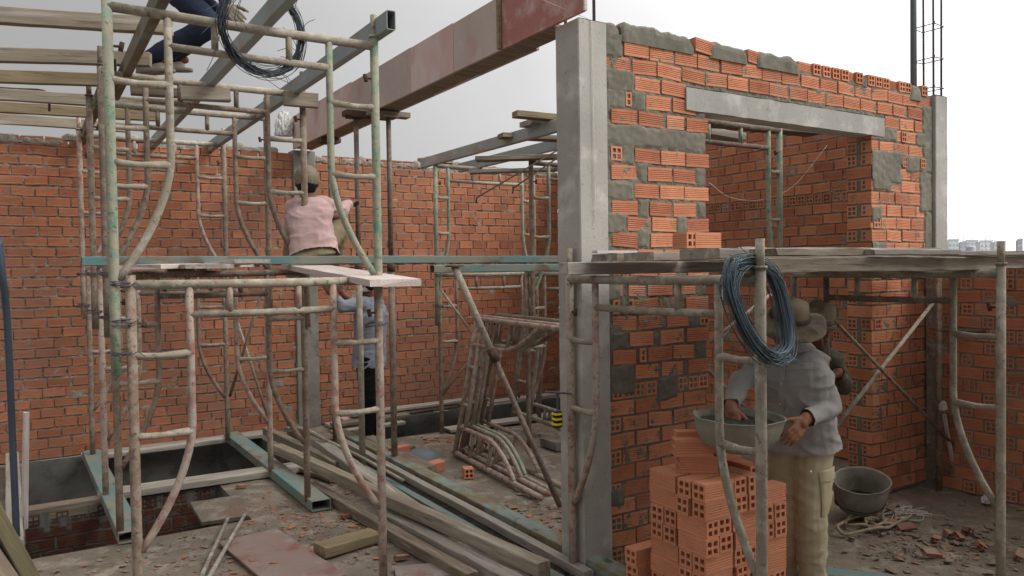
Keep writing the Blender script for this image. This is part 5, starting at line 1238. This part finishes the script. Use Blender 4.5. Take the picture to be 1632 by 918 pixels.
# --- standing worker under the platform
org = oz(588, 709, 0)
J = dict(pelvis=od(589, 566, 7.45), neck=od(592, 472, 7.4), head=od(585, 452, 7.33), look=hz(-.9, .4) + Z * .25, headup=Z, shL=od(576, 484, 7.28), elL=od(547, 489, 7.2), wrL=od(531, 470, 7.2), shR=od(601, 482, 7.58), elR=od(575, 492, 7.75), wrR=od(548, 470, 7.7),
    hipL=od(584, 572, 7.36), knL=od(585, 640, 7.36), anL=od(584, 698, 7.4), hipR=od(596, 572, 7.55), knR=od(597, 640, 7.52), anR=od(597, 692, 7.56), toeL=hz(-.9, -.2), toeR=hz(-.9, .2), hem=.10)
t, sh, tr, fr, ax = person('worker in a grey blue shirt and black trousers standing under the pale plank, arms raised', J, org, 'shirt_blue', 'black_cloth', 'skin_dark', 'black_cloth', front=hz(-.95, .3), hands=((J['wrL'], od(521, 455, 7.18) - J['wrL'], hz(.2, -1), hz(1, 0) + Z, .6, 1.1), (J['wrR'], od(540, 455, 7.7) - J['wrR'], hz(.2, -1), Z, .6, 1.1)), seed=12, sleeve=.7)
hair(t, org, J['head'], ax); eyes(t, org, J['head'], ax)
m = MB(); ce = J['head'] - V(ax[2]) * .05 + V(ax[1]) * .02 - org
m.lathe([(.075, -.03), (.088, .0), (.085, .05), (.07, .09)], 20, tuple(ce)); m.build('face_cloth', 'white_plastic', t, smooth=True)

# --- worker squatting on the joists, mostly above the photo
org = od(250, 122, 5.2)
J = dict(pelvis=od(262, -40, 5.35), neck=od(318, -150, 5.25), head=od(338, -196, 5.2), look=hz(.9, -.2) - Z * .5, headup=Z + hz(.4, 0), shL=od(312, -132, 5.42), elL=od(352, -62, 5.45), wrL=od(358, 12, 5.35), shR=od(312, -132, 5.02), elR=od(372, -90, 4.98), wrR=od(402, -48, 5.1),
    hipL=od(268, -28, 5.45), knL=od(350, 30, 5.5), anL=od(262, 94, 5.55), hipR=od(268, -28, 5.25), knR=od(336, 40, 5.12), anR=od(237, 98, 5.18), toeL=hz(.9, .2), toeR=hz(.97, -.2), hem=.06)
t, sh, tr, fr, ax = person('worker in dark blue trousers squatting on the joists, only legs and gloved hand in view', J, org, 'black_cloth', 'denim', 'skin_dark', 'shoe', front=hz(.95, -.1), hands=((J['wrL'], od(372, 22, 5.3) - J['wrL'], hz(0, -1) + Z * .3, hz(0, 0.1) + Z, .7, 1.05), (J['wrR'], hz(.5, .1) - Z, hz(.5, -.5), hz(0, 1), .6, 1.0)), seed=17)
hair(t, org, J['head'], ax); eyes(t, org, J['head'], ax)
blob('glove', hand_prims(J['wrL'], od(372, 22, 5.3) - J['wrL'], hz(0, -1) + Z * .3, hz(0, .1) + Z, .7, 1.22), 'cap_grey', .006, 3, t, org)

# --- worker half hidden behind the one in the hat
org = oz(1278, 812, 0)
J = dict(pelvis=od(1284, 665, 5.05), neck=od(1304, 553, 4.92), head=od(1299, 512, 4.84), look=hz(.5, -.7) - Z * .6, headup=Z + hz(.3, -.5) * .5, shL=od(1330, 574, 4.9), elL=od(1343, 614, 4.82), wrL=od(1334, 594, 4.68), shR=od(1282, 574, 5.0), elR=od(1276, 625, 4.9), wrR=od(1300, 640, 4.75),
    hipL=od(1290, 690, 5.05), knL=od(1284, 745, 4.95), anL=od(1286, 795, 5.05), hipR=od(1268, 690, 5.08), knR=od(1262, 745, 5.0), anR=od(1264, 795, 5.1), toeL=hz(0, -1), toeR=hz(-.2, -1), hem=.06)
t, sh, tr, fr, ax = person('worker in drab camouflage clothes half hidden behind the man in the floppy hat', J, org, 'camo', 'camo', 'skin_dark', 'black_cloth', front=hz(.1, -1), hands=((J['wrL'], hz(-.7, -.3) - Z * .3, Z, hz(-1, 0), .8, 1.0), (J['wrR'], hz(-.7, -.3), Z, hz(0, -1), .8, 1.0)), seed=23)
hat_floppy(t, org, J['head'] + V(ax[2]) * .0, ax, 'hat_pale', .125, 4.0, 'camo'); hair(t, org, J['head'], ax); eyes(t, org, J['head'], ax)

# ================================================================== DISTANT ROOFS
def block(label, px0, px1, ytop, dist, nfl, mat='hazed_white', group='distant apartment blocks'):
    a = od(px0, 403, dist); b = od(px1, 403, dist); w_ = (b - a).length; h = od(px0, ytop, dist).z; base = -7.0
    t = thing('apartment_block', label, 'building', (a + (b - a) * .5).to_tuple()[:2] + (base,), group); t.rotation_euler = (0, 0, math.atan2((b - a).y, (b - a).x))
    H = h - base; dp = w_ * .6; m = MB(); m.box((-w_ / 2, 0, 0), (w_ / 2, dp, H)); m.build('wall', mat, t)
    m = MB(); m.box((-w_ * .3, dp * .2, H + .01), (w_ * .25, dp * .7, H * 1.0 + w_ * .12)); m.box((-w_ / 2 - .2, -.2, H + .005), (w_ / 2 + .2, .2, H + .9)); m.build('roof_structure', mat, t)
    fl = 3.2; n = int(H / fl); nb = max(3, int(w_ / 3.6))
    m = MB()
    for i in range(n):
        for k in range(nb):
            x = -w_ / 2 + w_ * (k + .25) / nb; m.box((x, -.08, i * fl + 1.0), (x + w_ / nb * .5, -.02, i * fl + 2.5))
    o = m.build('windows', 'hazed_glass', t)
for i, (a, b, y, d, l) in enumerate(((1512, 1528, 383, 520, 'pale apartment block with stepped roof beside the right column'), (1530, 1541, 387, 560, 'low grey apartment block on the skyline left of the water tank'), (1540, 1559, 384, 610, 'pale apartment block behind the water tank'),
        (1562, 1582, 385, 560, 'widest pale apartment block in the middle of the skyline'), (1585, 1603, 386, 540, 'pale apartment block at the right end of the skyline row'), (1622, 1630, 383, 480, 'slim grey tower alone at the far right'))):
    block(l, a, b, y, d, 5, 'hazed_grey' if i in (1, 5) else 'hazed_white')
# gable roofed house and its water tank, close by
hz0 = od(1560, 401, 42)
t = thing('neighbour_house', 'brown gabled roof of a nearby house beyond the parapet', 'house', (hz0.x, hz0.y, -7)); t.rotation_euler = (0, 0, math.atan2(CR.y, CR.x))
m = MB(); m.box((-.9, 0, 0), (1.85, 5, 8.72)); m.build('wall', 'old_concrete', t)
m = MB(); m.face([(-1.0, -.3, 8.72), (2.0, -.3, 8.72), (1.45, 1.4, 9.12), (-.3, 1.4, 9.12)]); m.face([(2.0, -.3, 8.72), (2.0, 5, 8.72), (1.45, 3, 9.12), (1.45, 1.4, 9.12)]); m.face([(-1.0, -.3, 8.72), (-.3, 1.4, 9.12), (-.3, 3, 9.12), (-1.0, 5, 8.72)]); m.face([(-.3, 1.4, 9.12), (1.45, 1.4, 9.12), (1.45, 3, 9.12), (-.3, 3, 9.12)]); m.build('roof', 'roof_brown', t)
wt = od(1547, 400, 60)
t = thing('water_tank', 'small steel water tank on a tripod stand above the roofs', 'water tank', (wt.x, wt.y, 1.7 + .05))
m = MB(); m.lathe([(0, .62), (.3, .62), (.34, .66), (.34, 1.2), (.3, 1.26), (0, 1.28)], 20); m.build('tank', 'hazed_grey', t)
for q in range(3):
    a = q * 2.1; m = MB(); m.sweep([(.8 * math.cos(a), .8 * math.sin(a), -3.0), (.25 * math.cos(a), .25 * math.sin(a), .62)], .05, 6); m.build('leg', 'hazed_grey', t)
for px, yt, d, lab in ((1535, 374, 300, 'thin antenna mast on the skyline right of the concrete column'), (1571, 379, 330, 'short antenna mast above the pale blocks on the skyline'), (1627, 377, 300, 'thin antenna mast on the lone tower at far right')):
    a = od(px, 400, d); b = od(px, yt, d); m = MB(); m.sweep([(0, 0, -7 - a.z), (0, 0, b.z - a.z)], .12, 6)
    for q in range(3): m.sweep([(-.9 + .2 * q, 0, b.z - a.z - .8 - q), (.9 - .2 * q, 0, b.z - a.z - .8 - q)], .07, 5)
    o = m.build('antenna_mast', 'hazed_grey'); o.location = a; tag(o, lab, 'antenna')
lw = od(1512, 404, 24); rw = od(1700, 404, 24)
t = thing('terrace_wall', 'long concrete topped terrace wall of the neighbouring roof beyond the deck', 'wall', (lw.x, lw.y, -7)); t.rotation_euler = (0, 0, math.atan2((rw - lw).y, (rw - lw).x))
L = (rw - lw).length; m = MB(); m.box((-1, 0, 0), (L, .2, 8.66)); m.build('wall', 'clay'if False else 'old_concrete', t)
m = MB(); m.box((-1.1, -.05, 8.665), (L, .25, 8.78)); m.build('coping', 'old_concrete', t)
